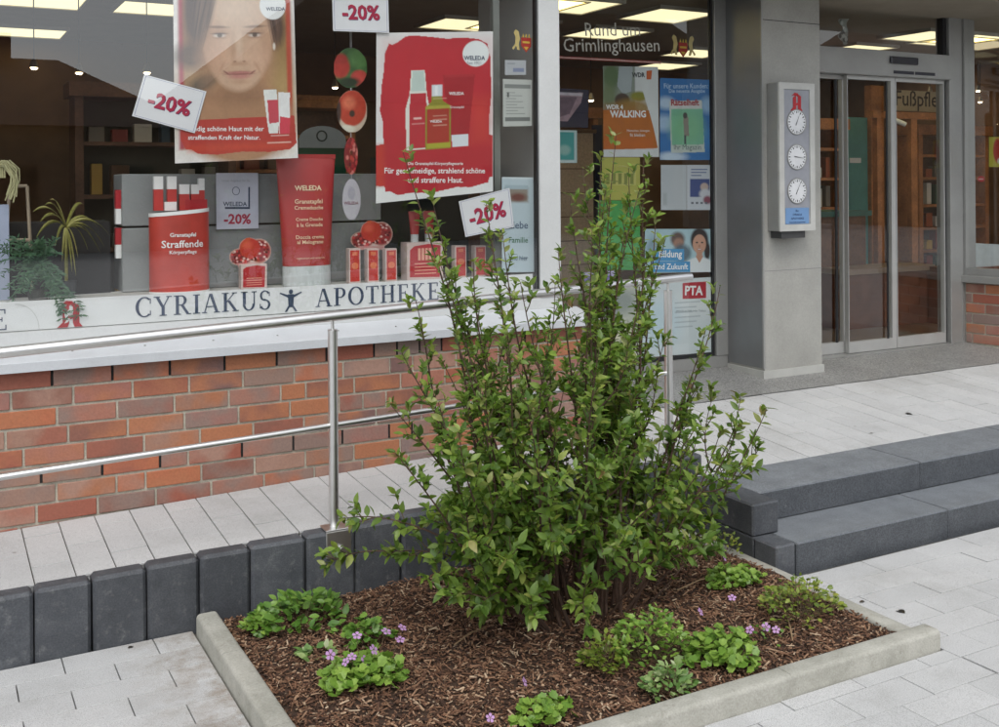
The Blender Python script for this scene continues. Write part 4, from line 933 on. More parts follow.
im.poly([(441, 76), (474, 76), (467.5, 141), (449, 141)], 'a3242b').rect(443, 473, 76, 79, 'b13036', 1, .8).poly([(449.5, 140), (467.5, 140), (467, 152.5), (451, 152.5)], 'd9e0e4')
im.poly([(430, 98), (440, 98), (441, 103), (449, 109), (449, 153), (424, 153), (424, 109), (430, 103)], '8c8a2e').poly([(425.5, 111), (448, 111), (448, 147), (425.5, 147)], 'a8382a').rect(425, 449, 147, 152, 'a9a834', 1.2).rect(430, 440.5, 86, 98, 'd5dce0', .8).rect(433, 436, 87, 97, 'f0f4f4', 1, .7).rect(424, 449, 108, 111, 'b8b04a', 1, .7)
im.ell(475, 54.5, 13.8, 13.8, 'e4e9e8', .05).noise(.035, 5)
for zz in (100, 118, 122, 128): im.rect(431, 445, zz, zz + 1, 'e6c9b0', .5, .5)
im.rect(412, 420, 119, 121, 'f0d8d0', .5, .7).rect(410, 423, 125, 126, 'e8c0b8', .5, .5)
c4 = quad([(376.5, 33), (493, 31.5), (493, 191.5), (376, 203.5)], SY + .006)
po = tag(card('poster', im, c4), 'red poster showing three skin care products and a round white logo', 'poster')
lab(po, 'WELEDA', 464, 485, 58, BLUE, SY + .0045, .02); lab(po, 'Seit 1921', 467, 481, 63, ink('8d949c'), SY + .0045); lab(po, 'WELEDA', 449, 464, 93.5, WHI, SY + .0045, .02); lab(po, 'WELEDA', 430, 442, 121.5, WHI, SY + .0045, .02)
lab(po, 'Granatapfel', 450, 464, 107.5, WHI, SY + .0045); lab(po, 'Die Granatapfel-Körperpflegeserie', 408, 463, 164, WHI, SY + .0045, .012); lab(po, 'Für geschmeidige, strahlend schöne', 384.5, 485, 171.5, WHI, SY + .0045, .015); lab(po, 'und straffere Haut.', 408, 463, 180, WHI, SY + .0045, .015)
# discount signs
def discount(corners, y, label, bw=None, size=.62):
    tl, tr, br, bl = quad(corners, y); c_ = (tl + tr + br + bl) / 4
    mm = MB(); pts = [(p.x, p.z) for p in (bl, br, tr, tl)]; mm.prism(pts, y - .0008, y + .0008)
    o = mm.build('discount_sign', PAPER); o.location = c_; o.data.transform(Matrix.Translation(-c_)); tag(o, label, 'sign', 'discount signs')
    wd = (tr - tl).length; ang = math.atan2(tr.z - tl.z, tr.x - tl.x)
    # thin printed border
    bd_ = MB(); k0, k1 = .93, .945
    P4 = [Vector(((p.x - c_.x), (p.z - c_.z))) for p in (bl, br, tr, tl)]
    for i in range(4):
        a, b = P4[i], P4[(i + 1) % 4]; bd_.prism([tuple(a * k0), tuple(b * k0), tuple(b * k1), tuple(a * k1)], -.0012 - .0001 * i, -.0009)
    bd_.build('border', ink('8f94b8'), o, local=True)
    for dx, m_, yy in ((.003, ink('4a3c66'), -.0014), (0, CRIM, -.0022)):
        t_ = text('-20%', wd * size * 1.08, o, 0, 0, yy, m_, .03); t_.location = (dx, 0, -dx); t_.rotation_euler = (0, -ang, 0)
    return o
discount([(144.2, 74.5), (206.4, 91.5), (194.7, 133.3), (132, 116)], SY - .006, 'tilted white discount sign overlapping the left edge of the portrait poster')
discount([(332, -8), (388, -6), (389, 33), (333, 31)], SY - .006, 'white discount sign cut by the top edge above the hanging ovals')
discount([(458.7, 201.5), (509.5, 188), (514, 227), (465.5, 237)], SY - .006, 'tilted white discount sign partly hidden by shrub tips', size=.66)
# small framed price sign on the grey riser
tl, tr, br, bl = quad([(216, 173), (258, 173.5), (258, 229), (216, 229.5)], YB - .02)
o = B(tl.x, tr.x, YB - .022, YB - .018, bl.z, tl.z).build('price_sign', surf('pale_lilac', (.62, .64, .74), .5)); o.location = ((tl.x + tr.x) / 2, YB - .02, bl.z); o.data.transform(Matrix.Translation(-o.location))
tag(o, 'portrait format white price sign leaning on the grey riser', 'sign')
yy = YB - .0225
lab(o, 'WELEDA', 223, 247, 204, BLUE, yy, .02); lab(o, '-20%', 224, 251, 219, CRIM, yy, .03); lab(o, 'Unser Angebot für Sie', 222, 250, 181, ink('9aa0ac'), yy)
rr_ = MB(); c_ = at(236, 191, yy)
for i_, q in enumerate(ellring(c_.x, c_.z, .02, .022, .003, .003, 0, 360, 20)): rr_.prism(q, yy, yy + .0004)
rr_.prism([(p.x, p.z) for p in quad([(225, 207), (250, 207), (250, 209), (225, 209)], yy)], yy, yy + .0004); rr_.prism([(p.x, p.z) for p in quad([(248.3, 187), (250, 187), (250, 206.9), (248.3, 206.9)], yy)], yy, yy + .0004)
rr_.build('logo', BLUE, o)
# notices near the post
def sheet_print(name, corners, y, label, img, cat, group=None, thick=.0015):
    return tag(card(name, img, quad(corners, y), thick=thick), label, cat, group)
im = Img(0, 29, 0, 47, 3, 'b9bdb8'); im.rect(1.5, 27.5, 5, 9, '7e8380', .6).rect(2, 27, 38, 42, '6d7270', .6)
for k in range(8): im.rect(3, 12 + (k * 7) % 13, 13 + k * 3, 13.8 + k * 3, '8d928f', .5)
im.rect(4, 6, 13, 18, '5b605e', .5)
sheet_print('notice', [(503, 79), (532, 80), (532, 126), (503, 126.5)], SY, 'grey printed notice left of the white window post', im, 'notice')
im = Img(0, 21, 0, 15, 3, 'aeb2b6'); im.rect(8, 19, 8, 12, '7d86a0', .6).rect(2, 10, 3, 4, '8a8f92', .5)
sheet_print('notice', [(505, 60), (526, 60.5), (526, 75), (505, 75)], SY, 'small pale card above the grey printed notice', im, 'notice')
im = Img(0, 33, 0, 95, 2, 'b5c6cd'); im.rect(3, 26, 11, 25, '8a8378', 3).ell(16, 20, 8, 4, '6c4038', .8).rect(3, 26, 8, 12, '9fb2ba', 1).rect(0, 33, 0, 2, 'c8d4d8', 1)
nt_ = sheet_print('notice', [(502, 177), (535, 177.5), (535, 272), (502, 272.5)], SY, 'tall pale blue leaflet with handwriting left of the window post', im, 'leaflet')
GRN = ink('3d6a4a')
for s_, v, m_ in (('Liebe', 225, ink('4c5f78')), ('Familie', 240, GRN), ('sind hier', 258, ink('4c5f78'))): lab(nt_, s_, 509, 528, v, m_, SY - .001, .01)

# ------------------------------------------------------------------ goods in the display
RTUBE = surf('red_tube', (0.40, 0.035, 0.035), .35, var=.06, scale=5)
CAPW = surf('cap_white', (.56, .6, .6), .35)
def tube_mesh(a0, b0, a1, z0, z1, n=32, k=10):
    """squeezed tube: round foot (a0 x b0) flattening to a wide crimp (a1) at the top"""
    vs = []; fs = []
    for j in range(k + 1):
        t = j / k; a = a0 + (a1 - a0) * t ** 1.1; b = b0 * (1 - t) ** .75 + .003
        for i in range(n): g = 2 * math.pi * i / n; vs.append((a * math.cos(g), b * math.sin(g), z0 + (z1 - z0) * t))
    for j in range(k):
        for i in range(n): fs.append((j * n + i, j * n + (i + 1) % n, (j + 1) * n + (i + 1) % n, (j + 1) * n + i))
    fs += [tuple(range(n))[::-1], tuple(range(k * n, k * n + n))]
    return MB().add(vs, fs)
YT = 5.38
f0, f1 = at(283, 284, YT), at(330, 284, YT); t0, t1 = at(274, 157, YT), at(333.5, 157, YT); capz = at(305, 265, YT).z
cx_ = (f0.x + f1.x) / 2; t_ = thing('giant_tube', (cx_, YT, DZ), 'giant red display tube with pale cap standing on the deck', 'display tube')
a0 = (f1.x - f0.x) / 2; a1 = (t1.x - t0.x) / 2; z0, z1 = capz - DZ, t0.z - DZ + .005
tube_mesh(a0, a0 * .62, a1, z0, z1).build('body', RTUBE, t_, True, local=True)
MB().lathe([(.97, 0.001), (1, .01), (1.0, z0 - .004), (.96, z0 - .001)], (0, 0, 0), 36).build('cap', CAPW, t_, True, local=True).scale = (a0 * 1.0, a0 * .66, 1)
B(-a1, a1, -.006, .006, z1 - .012, z1 + .01).build('crimp', RTUBE, t_, local=True)
def twarp(X, Z):
    t = min(max((Z - z0) / (z1 - z0), 0), 1); a = a0 + (a1 - a0) * t ** 1.1; b = a0 * .62 * (1 - t) ** .75 + .003
    return -b * math.sqrt(max(0, 1 - (X / a) ** 2)) - .004
CREAM = ink('e8cfae')
def tl_(s_, v, w_, bold=.012, x=0): 
    z = at(305, v, YT).z - DZ; text(s_, w_, t_, x, z, 0, CREAM, bold, warp=twarp)
tl_('WELEDA', 188, .145, .03); tl_('Granatapfel', 202, .15); tl_('Cremedusche', 207.5, .155); tl_('Creme Douche', 219, .145); tl_('à la Grenade', 224.5, .14); tl_('Doccia crema', 236.5, .15); tl_('al Melograno', 242, .14); tl_('regeneriert und verwöhnt', 257.5, .15, 0)
# curved red counter display with five small tubes on top
YCn = 5.37; c0, c1 = at(150.5, 250, YCn), at(210.5, 250, YCn); cx_ = (c0.x + c1.x) / 2; rc = (c1.x - c0.x) / 2; zt_ = at(180, 211, YCn).z - DZ
t_ = thing('counter_display', (cx_, YCn + .04, DZ), 'round fronted red display stand lettered in white with white rim', 'display stand')
nn = 28; vs = []; fs = []
for i in range(nn + 1):
    g = math.pi + math.pi * i / nn; x, y = rc * math.cos(g), .10 * math.sin(g); tilt = .012 * (x / rc)
    vs += [(x, y, .004), (x, y, zt_ - .012 + tilt)]
fs = [(2 * i, 2 * i + 2, 2 * i + 3, 2 * i + 1) for i in range(nn)] + [tuple(range(1, 2 * nn + 2, 2)), tuple(range(0, 2 * nn + 2, 2))[::-1], (0, 1, 2 * nn + 1, 2 * nn)]
REDC = surf('display_red', (0.52, 0.055, 0.038), .4, var=.22, scale=4)
MB().add(vs, fs).build('front', REDC, t_, True, local=True)
vs2 = [(x * 1.012, y * 1.012, z) for x, y, z in vs]; rim = []
for i in range(nn + 1): x, y, z = vs2[2 * i + 1]; rim += [(x, y - .001, z - .004), (x, y - .001, z + .014)]
MB().add(rim, [(2 * i, 2 * i + 2, 2 * i + 3, 2 * i + 1) for i in range(nn)]).build('rim', WHI, t_, local=True).modifiers.new('s', 'SOLIDIFY').thickness = .003
rim = []
for i in range(nn + 1): x, y, z = vs2[2 * i]; rim += [(x, y - .001, .001), (x, y - .001, .01)]
MB().add(rim, [(2 * i, 2 * i + 2, 2 * i + 3, 2 * i + 1) for i in range(nn)]).build('foot_rim', WHI, t_, local=True).modifiers.new('s', 'SOLIDIFY').thickness = .003
cw = lambda X, Z: -.10 * math.sqrt(max(0, 1 - (X / rc) ** 2)) - .003
for s_, v, w_, bo_ in (('Granatapfel', 235, .125, .02), ('Straffende', 243.5, .2, .012), ('Körperpflege', 252, .13, .012)): text(s_, w_, t_, .0, at(180, v, YCn).z - DZ, 0, WHI, bo_, warp=cw)
B(-rc * .5, -rc * .1, -.02, .03, zt_ + .002, zt_ + .045).build('step', WHI, t_, local=True); B(rc * .2, rc * .95, -.01, .03, zt_ + .006, zt_ + .055).build('step', RED, t_, local=True)
for k, (u, v0, v1, wpx, lab_) in enumerate(((158, 177, 206, 9.5, 'first'), (171.5, 177, 206, 9.5, 'second'), (184, 185, 207, 10, 'third'), (194.5, 185, 206, 8, 'fourth'), (201, 179, 201, 6, 'fifth'))):
    yk = YCn + .045 + .0 * k; a = at(u - wpx / 2, v0, yk); b = at(u + wpx / 2, v1, yk); hz = a.z - (DZ + zt_); wx = b.x - a.x
    q = thing('small_tube_box', ((a.x + b.x) / 2, yk, DZ + zt_ + .003), '%s small red and white pack from the left on top of the red display stand' % lab_, 'pack', 'packs on the red display stand')
    B(-wx / 2, wx / 2, -.014, .014, 0, hz * .62).build('lower_half', REDL, q, local=True); B(-wx / 2, wx / 2, -.0142, .0142, hz * .62 + .0003, hz).build('upper_half', WHI, q, local=True)
# pomegranate show cards
def pome(w_, h_, seed):
    im = Img(0, 44, 0, 30, 2.2, 'c9b8b0')
    im.ell(12, 20, 12, 9, 'd3b3a2', .1).ell(12, 20, 11, 8, '8c2b2e', .2).ell(31, 14, 12, 12, 'cfa898', .1).ell(31, 14, 11.2, 11.2, '97272b', .2)
    r2 = random.Random(seed)
    for k in range(70): im.ell(31 + r2.uniform(-9, 9), 14 + r2.uniform(-9, 9), 1.3, 1.1, r2.choice(['c83a3a', '5d1117', 'e6c6bd', 'b02a30', '7d161d']), .5)
    for k in range(44): im.ell(12 + r2.uniform(-9, 9), 20 + r2.uniform(-6, 6), 1.3, 1.1, r2.choice(['c83a3a', '5d1117', 'e2bdb2', '7d161d']), .5)
    im.ell(21, 11, 10.5, 10, 'bb3325', .15).ell(18, 8, 5, 4, 'dc6248', 1, .7).ell(19, 1.6, 2.5, 2.5, 'c5542f', .4).rect(8, 36, 26, 30, 'c98f8c', 1, .8)
    mk = (((im.X - 12) / 12) ** 2 + ((im.Y - 20) / 9) ** 2 < 1) | (((im.X - 31) / 12.4) ** 2 + ((im.Y - 14) / 12.6) ** 2 < 1) | (((im.X - 21) / 11) ** 2 + ((im.Y - 11) / 10.6) ** 2 < 1) | ((np.abs(im.X - 22) < 13) & (im.Y > 22))
    return im, mk
YF = 5.40
im, mk = pome(0, 0, 4)
def fruit(cu, cv, lab_, y=YF, sx=1.0):
    return tag(card('fruit_card', im, quad([(cu - 21.5 * sx, cv - 15), (cu + 21.5 * sx, cv - 15), (cu + 21.5 * sx, cv + 15), (cu - 21.5 * sx, cv + 15)], y), mask=mk, thick=.004), lab_, 'show card', 'fruit show cards')
fruit(250.5, 252, 'cut out card of halved pomegranates above the small box left of the giant tube'); fruit(372, 235, 'cut out card of halved pomegranates above the three narrow red boxes', YF + .03)
def redbox(u0, u1, v0, name, lab_, y=5.36, group=None, d=.05, style=0):
    a, b = at(u0, v0, y), at(u1, v0, y); wx = b.x - a.x; h_ = a.z - DZ
    q = thing(name, ((a.x + b.x) / 2, y + d / 2, DZ + .001), lab_, 'box', group)
    B(-wx / 2, wx / 2, -d / 2, d / 2, 0, h_, c=.002).build('carton', surf('box_cream', (.62, .5, .46), .5), q, local=True)
    yf = -d / 2 - .0008
    if style == 0:
        B(-wx * .40, wx * .40, yf, yf + .0006, h_ * .05, h_ * .95).build('print', REDL, q, local=True)
        pp = MB(); pp.prism([(wx * .30 * math.cos(g * .42), h_ * .5 + h_ * .1 * math.sin(g * .42)) for g in range(15)], yf - .0006, yf - .0001); pp.prism([(-wx * .22, h_ * .80), (wx * .22, h_ * .80), (wx * .22, h_ * .9), (-wx * .22, h_ * .9)], yf - .0006, yf - .0001); pp.build('motif', ink('dd7a55'), q, local=True)
    else:
        mm = MB(); mm.prism([(-wx * .43, h_ * .08), (wx * .40, h_ * .05), (wx * .43, h_ * .9), (wx * .1, h_ * .95), (-wx * .3, h_ * .9), (-wx * .42, h_ * .8)], yf, yf + .0006); mm.build('print', RED, q, local=True)
        tx = MB()
        for k in range(4): tx.prism([(-wx * .3, h_ * (.15 + .09 * k)), (wx * .3, h_ * (.15 + .09 * k)), (wx * .3, h_ * (.175 + .09 * k)), (-wx * .3, h_ * (.175 + .09 * k))], yf - .0006, yf - .0001)
        if style == 2:
            for k in range(4): tx.prism([(-wx * .2 + k * wx * .1, h_ * .52), (-wx * .13 + k * wx * .1, h_ * .52), (-wx * .13 + k * wx * .1, h_ * .84), (-wx * .2 + k * wx * .1, h_ * .84)], yf - .0006, yf - .0001)
        tx.build('print_lines', ink('e2a58e'), q, local=True)
    return q
redbox(241, 267, 265, 'leaflet_box', 'small white box with red label under the left fruit card', style=1)
for u0, u1, v0, w_ in ((349, 360.5, 249, 'left'), (367.5, 379, 249, 'middle'), (385.5, 397, 249, 'right')): redbox(u0, u1, v0, 'narrow_box', '%s one of the three narrow red boxes under the fruit card' % w_, group='narrow red boxes')
for u0, u1, v0, w_ in ((455, 466.5, 246, 'left'), (475, 486, 246, 'right')): redbox(u0, u1, v0, 'narrow_box', '%s one of the two narrow red boxes behind the shrub tips' % w_, group='narrow red boxes')
redbox(407, 443, 243, 'gift_box', 'square red box with white border carrying two small tubes', d=.09, style=2)
for u, w_ in ((414.5, 'left'), (429, 'right')):
    q = at(u, 243, 5.405); hh = at(u, 212, 5.405).z - q.z
    g_ = thing('small_tube', (q.x, 5.405, at(415, 243, 5.36).z + .0015), '%s small red tube standing on the square red box' % w_, 'tube', 'tubes on the square box')
    tube_mesh(.024, .016, .036, .045, hh, 16, 5).build('body', RTUBE, g_, True, local=True); MB().lathe([(.022, 0), (.023, .044)], (0, 0, 0), 14).build('cap', CAPW, g_, True, local=True)
g_ = at(490, 281, 5.36); tag(MB().lathe([(.001, .0), (.03, .005), (.042, .03), (.036, .06), (.012, .075), (.014, .088)], (0, 0, 0), 16).build('pomegranate', ink('b5554a'), None, True), 'round pink fruit at the right end of the deck', 'fruit').location = (g_.x, 5.36, DZ + .001)
# hanging ovals
def oval(cu, cv, ru, rv, im, lab_, y=5.34):
    mk = ((im.X - .5) / .5) ** 2 + ((im.Y - .5) / .5) ** 2 < 1
    o = tag(card('hanging_oval', im, quad([(cu - ru, cv - rv), (cu + ru, cv - rv), (cu + ru, cv + rv), (cu - ru, cv + rv)], y), mask=mk, thick=.003), lab_, 'hanger', 'hanging oval cards')
    l_ = wloc(o); a = at(cu, cv - rv, y) - l_; MB().tube([(a.x, .001, a.z - .01), (a.x, .001, 2.98 - l_.z)], .0008, 5).build('thread', PAPER, o, local=True); return o
im = Img(0, 1, 0, 1, 60, '3f6b3a'); im.ell(.2, .45, .28, .3, 'b5372c', .3).ell(.75, .75, .25, .2, 'c4483e', .3).ell(.45, .85, .3, .12, '22361f', .6).ell(.75, .25, .3, .25, '5b8a4a', .6).noise(.15, 3)
oval(350.5, 68, 17, 20.5, im, 'oval card with orange fruit on green leaves, topmost of the hanging ovals')
im = Img(0, 1, 0, 1, 60, 'c9b7a2'); im.ell(.5, .42, .46, .42, 'b8402a', .1).ell(.4, .3, .2, .15, 'dc7a5a', .8, .8).ell(.5, .55, .09, .08, '3a2a1e', .4).ell(.3, .92, .3, .1, 'd9d6c4', .5).ell(.05, .5, .1, .3, '3d2a22', .5).noise(.1, 5)
oval(352, 111.5, 15.5, 21.5, im, 'oval card with one large orange fruit, second of the hanging ovals')
im = Img(0, 1, 0, 1, 60, '7c1d20'); r2 = random.Random(3)
for k in range(40): im.ell(r2.random(), r2.random(), .1, .06, r2.choice(['b83a38', '5a1216', 'cf7a70', '981f25']), .5)
oval(351, 156, 7, 19, im, 'narrow oval card of red seeds turned edgeways above the white oval')
im = Img(0, 1, 0, 1, 60, 'b9b6bd'); im.ell(.5, .35, .2, .16, 'a7a4ae', .4)
o = oval(351.5, 199.5, 9.3, 21, im, 'white oval logo card hanging lowest beside the giant tube'); lab(o, 'WELEDA', 344, 358.5, 203, ink('8a5a6a'), 5.3385, .02)
# green box with arched white board, further inside
t_ = thing('arched_board', (2.14, 6.2, 1.6), 'green carton with arched white board behind the hanging ovals', 'display')
a, b = at(299, 148, 6.2), at(346, 182, 6.2)
B(a.x, b.x, 6.2, 6.4, b.z, a.z).build('carton', ink('1f5a3a'), t_)
pts = [(a.x, a.z + .001), (b.x, a.z + .001)]; zt2 = at(320, 126, 6.2).z
for k in range(13): g = math.pi * k / 12; pts.append((b.x - .0 - (b.x - a.x) * (1 - math.cos(g)) / 2, a.z + .05 + (zt2 - a.z - .05) * math.sin(g)))
mm = MB(); mm.prism(pts, 6.195, 6.205); mm.build('board', surf('board_pale', (.42, .46, .43), .5), t_)
rr_ = MB(); c_ = at(322, 136, 6.19)
for i_, q in enumerate(ellring(c_.x, c_.z, .035, .035, .009, .009, 0, 360, 20)): rr_.prism(q, 6.192, 6.1945)
rr_.build('ring_logo', ink('3a4a3e'), t_)
tag(B(a.x - .1, b.x + .1, 6.15, 6.5, .432, b.z - .001).build('goods_table', WOOD_D), 'dark goods table carrying the green carton', 'table')

# ------------------------------------------------------------------ right hand window stickers and posters
RY = 6.058
GR = ink('d6d2c8')
ws = thing('window_lettering', at(610, 50, RY), 'white lettering with red rule stuck on the right hand window', 'lettering')
lab(ws, 'Rund um', 585, 640, 29.5, GR, RY); lab(ws, 'Grimlinghausen', 563.5, 659.5, 47, GR, RY, .004)
a, b, c_, d_ = quad([(557.5, 56), (661, 61.5), (661, 64), (557.5, 58.5)], RY)
mm = MB(); mm.prism([(p.x, p.z) for p in (a, b, c_, d_)], RY - .001, RY); mm.build('rule_red', ink('a8403a'), ws)
a, b, c_, d_ = quad([(557.5, 57), (661, 62.5), (661, 63.2), (557.5, 57.7)], RY)
mm = MB(); mm.prism([(p.x, p.z) for p in (a, b, c_, d_)], RY - .002, RY - .0011); mm.build('rule_white', GR, ws)
# coat of arms
def crest(cu, cv, s_, y, lab_):
    q = at(cu, cv, y); o = thing('crest_sticker', q, lab_, 'sticker', 'crest stickers'); k = s_
    MB().prism([(-.04 * k, .03 * k), (.04 * k, .03 * k), (.04 * k, -.03 * k), (0, -.075 * k), (-.04 * k, -.03 * k)], -.001, 0).build('shield', ink('b03028'), o, local=True)
    mm = MB(); mm.prism([(-.03 * k, -.01 * k), (.03 * k, -.01 * k), (.03 * k, .004 * k), (-.03 * k, .004 * k)], -.002, -.0011); mm.prism([(-.02 * k, -.035 * k), (.02 * k, -.035 * k), (.0, -.06 * k)], -.002, -.0011)
    for dx in (-.024, 0, .024): mm.prism([((dx - .008) * k, .032 * k), ((dx + .008) * k, .032 * k), (dx * k, .06 * k)], -.002, -.0011)
    mm.build('charge', ink('d9b84a'), o, local=True)
    for sgn in (-1, 1):
        MB().prism([(sgn * x * k, z * k) for x, z in ((.05, -.06), (.06, -.02), (.048, .02), (.06, .07), (.085, .085), (.1, .06), (.085, .03), (.09, -.02), (.115, -.05), (.1, -.06), (.082, -.03), (.07, -.06))], -.001, 0).build('supporter', ink('cdb878'), o, local=True)
crest(683, 47, 1.0, RY, 'coat of arms sticker with two gold supporters on the right hand window'); crest(526, 42, .8, SY + .002, 'coat of arms sticker left of the white window post')
im = Img(0, 56, 0, 91, 2.6, 'd9dcdb'); im.rect(0, 32, 0, 55, '8a9488', 1).ell(8, 10, 9, 14, '4f6a3c', .7, .9).ell(5, 30, 8, 12, '6d7d50', .8, .8).poly([(16, 0), (30, 0), (28, 25), (20, 28), (14, 20)], 'a8b2b4').ell(19, 34, 7.5, 7, '4a3a2e', .25).ell(36, 30, 9, 5, '8a8a2c', .5).ell(30, 42, 20, 9, '9c7a2c', .7, .9).rect(0, 34, 38, 50, 'a06a2a', 6, .6)
im.poly([(32, 0), (56, 0), (56, 80), (34, 4)], 'dadedd').poly([(0, 44), (46, 44), (56, 82), (0, 84)], 'b9681f').rect(0, 50, 72, 83, 'c8621c', 5, .6).poly([(46, 40), (57, 40), (57, 84), (55, 82)], 'dadedd').rect(0, 56, 83.5, 91, 'd9dcdb', .6).noise(.05, 9)
o = sheet_print('poster', [(603, 66), (658, 67), (659, 157), (603.5, 157)], RY, 'orange and white walking event poster on the right hand window', im, 'poster')
lab(o, 'WDR', 632, 645, 75, ink('22262e'), RY - .0012, .03); lab(o, 'WDR 4', 606, 623, 107, WHI, RY - .0012, .03); lab(o, 'WALKING', 610, 646, 114, WHI, RY - .0012, .035); lab(o, 'Mitmachen, bewegen,', 627, 650, 131, WHI, RY - .0012); lab(o, 'fit bleiben', 630, 645, 135, WHI, RY - .0012)
mm = MB(); mm.prism([(p.x, p.z) for p in quad([(646.5, 71), (652, 70.5), (651, 79.5), (646.5, 79.5)], RY)], RY - .0014, RY - .0006); mm.build('orange_mark', ink('c8602a'), o); a_logo(at(653, 153, RY).x - wloc(o).x, 0.02, .035, -.0014, o, False, 'pharmacy_mark') if False else None
im = Img(0, 53, 0, 82, 2.6, '2f74b4'); im.ell(6, 25, 8, 6, 'c2d8ea', .9, .9).ell(4, 45, 9, 8, 'b8d2e8', .9, .8).ell(48, 26, 7, 8, 'a9cbe6', .9, .8).ell(12, 79, 14, 5, 'cfe0ec', .8, .9).ell(46, 60, 8, 10, '3a86c6', .9, .8)
im.poly([(9, 23), (42, 21), (45, 74), (11, 75)], 'c9d3cc').poly([(11, 31), (43, 30), (44, 66), (12, 67)], '7dbfa0').ell(27, 50, 16, 16, '86c490', .9, .7).poly([(23, 38), (28, 38), (29, 58), (24, 58)], '8d8478').ell(25, 37, 2.2, 3, '2a2624', .4).rect(24, 26, 57, 66, '3a3e48', .7).poly([(10, 23.5), (41, 21.8), (41.5, 29), (10.5, 30)], 'd8d8d4').noise(.04, 4)
o = sheet_print('poster', [(660, 78), (712.5, 80), (712.5, 160), (660, 160)], RY, 'sky blue magazine poster beside the frame of the right hand window', im, 'poster')
lab(o, 'Für unsere Kunden:', 664, 708, 86, ink('bcd6ee'), RY - .0012, .01); lab(o, 'Die neueste Ausgabe', 669, 705, 91.5, ink('bcd6ee'), RY - .0012, .01); lab(o, 'Rätselheft', 671, 699, 102.5, ink('a83038'), RY - .0012, .03); lab(o, 'Ihr Magazin', 674, 701, 148, ink('5a6a6a'), RY - .0012)
im = Img(0, 26, 0, 45, 3, 'c5cacd'); im.rect(2, 6, 28, 40, 'a9b0b0', 2, .6)
sheet_print('leaflet', [(661, 165), (686.6, 165), (686.6, 210), (661, 210)], RY, 'plain white leaflet under the sky blue poster', im, 'leaflet')
im = Img(0, 25, 0, 45, 3, 'cfd3d8'); im.rect(3, 22, 14, 32, '3f4f86', .7).ell(17, 22, 4, 4, 'c9b3a6', .4).ell(18, 29, 6, 5, 'd2d4d8', .5).ell(20, 35, 4, 4, '8c4a5a', .6).rect(4, 20, 4, 5, '5a6a94', .5).rect(4, 19, 7, 8, '5a6a94', .5).rect(4, 14, 10, 11, '5a6a94', .5)
for k in range(4): im.rect(4 + 4.5 * k, 6.5 + 4.5 * k, 37, 39, '6a7078', .5)
sheet_print('leaflet', [(687, 165), (712.5, 165), (712.5, 210), (687, 210)], RY, 'white leaflet with blue picture right of the plain one', im, 'leaflet')
im = Img(0, 38, 0, 43, 3, 'b7b558'); im.rect(4, 34, 15, 28, 'c9c470', 1)
for k in range(5): im.rect(4 + 6 * k, 7.5 + 6 * k, 16, 27, '6c7a34', .8, .8)
sheet_print('flyer', [(602, 157.5), (640, 157.5), (640, 200), (602, 200)], RY, 'yellow flyer below the orange walking poster', im, 'flyer')
im = Img(0, 42, 0, 70, 2, '3f9448'); im.ell(20, 30, 22, 30, '4fa458', .9).noise(.06, 3)
sheet_print('flyer', [(598, 200.5), (640, 200.5), (640, 270), (598, 270)], RY + .002, 'green poster behind the shrub below the yellow flyer', im, 'poster')
im = Img(0, 68, 0, 43, 2.8, 'b4cfd6'); im.rect(0, 68, 0, 43, 'a5c4cc', 20, .6).ell(32, 10, 7, 7, '5a4034', .5).ell(33, 14, 5, 5, '9a7058', .5).ell(36, 24, 9, 9, '2f4a5a', .5, .9).ell(8, 20, 8, 12, '5f7f92', .8, .7)
im.ell(54, 11, 9, 12, '2d2220', .25).ell(62, 22, 3, 9, '33241f', .5).ell(54, 15, 6.8, 9.5, 'cf9f86', .12).ell(51.4, 13.5, 1.2, .8, '3a2a24', .5).ell(56.8, 13.5, 1.2, .8, '3a2a24', .5).ell(54, 20.2, 2.4, .9, 'a2524a', .5).ell(54, 20.1, 1.9, .5, 'e9e4e0', .4).ell(54, 17, 1, 1.4, 'b5856c', .8).rect(51, 57, 22, 30, 'c4947c', 1.5).ell(54, 46, 19, 18, 'e4e9ea', .1).poly([(50, 27), (58, 27), (54, 34)], 'c4947c')
o = sheet_print('poster', [(645, 229), (713, 229), (713, 272), (645, 273)], RY, 'pale blue career poster with a smiling woman in a white coat', im, 'poster')
for (u0, u1, v0, v1) in ((655, 684, 249, 261), (652, 690, 261.5, 272)):
    mm = MB(); mm.prism([(p.x, p.z) for p in quad([(u0, v0), (u1, v0), (u1, v1), (u0, v1)], RY)], RY - .0014, RY - .0008); mm.build('print_block', ink('2f8fc4'), o)
lab(o, 'Bildung', 659, 682, 255, WHI, RY - .002, .02); lab(o, 'und Zukunft', 655, 688, 266.5, WHI, RY - .002, .015)
im = Img(0, 22, 0, 33, 3, '3f9a96'); im.ell(9, 20, 6, 5, '8fb8b0', .6).rect(0, 21.6, 30, 33, 'c2d2d0', 1).rect(19, 22, 0, 33, 'b5cac8', .6).rect(0, 22, 0, 2, 'b5cac8', .6)
sheet_print('flyer', [(556, 130), (577, 130.5), (577, 163), (556, 163)], RY, 'turquoise flyer right of the white window post', im, 'flyer')
im = Img(0, 34, 0, 40, 2.4, '1d1a33'); im.poly([(2, 5), (28, 3), (26, 14), (12, 34), (1, 34)], '9a8088').poly([(4, 9), (22, 8), (14, 26), (3, 30)], '6a5560').rect(2, 27, 4, 7, 'cfc8d0', 1, .8).noise(.2, 3)
sheet_print('photo_card', [(556, 88), (589, 90), (588, 128), (556, 127)], RY + .03, 'dark purple picture card above the turquoise flyer', im, 'card')
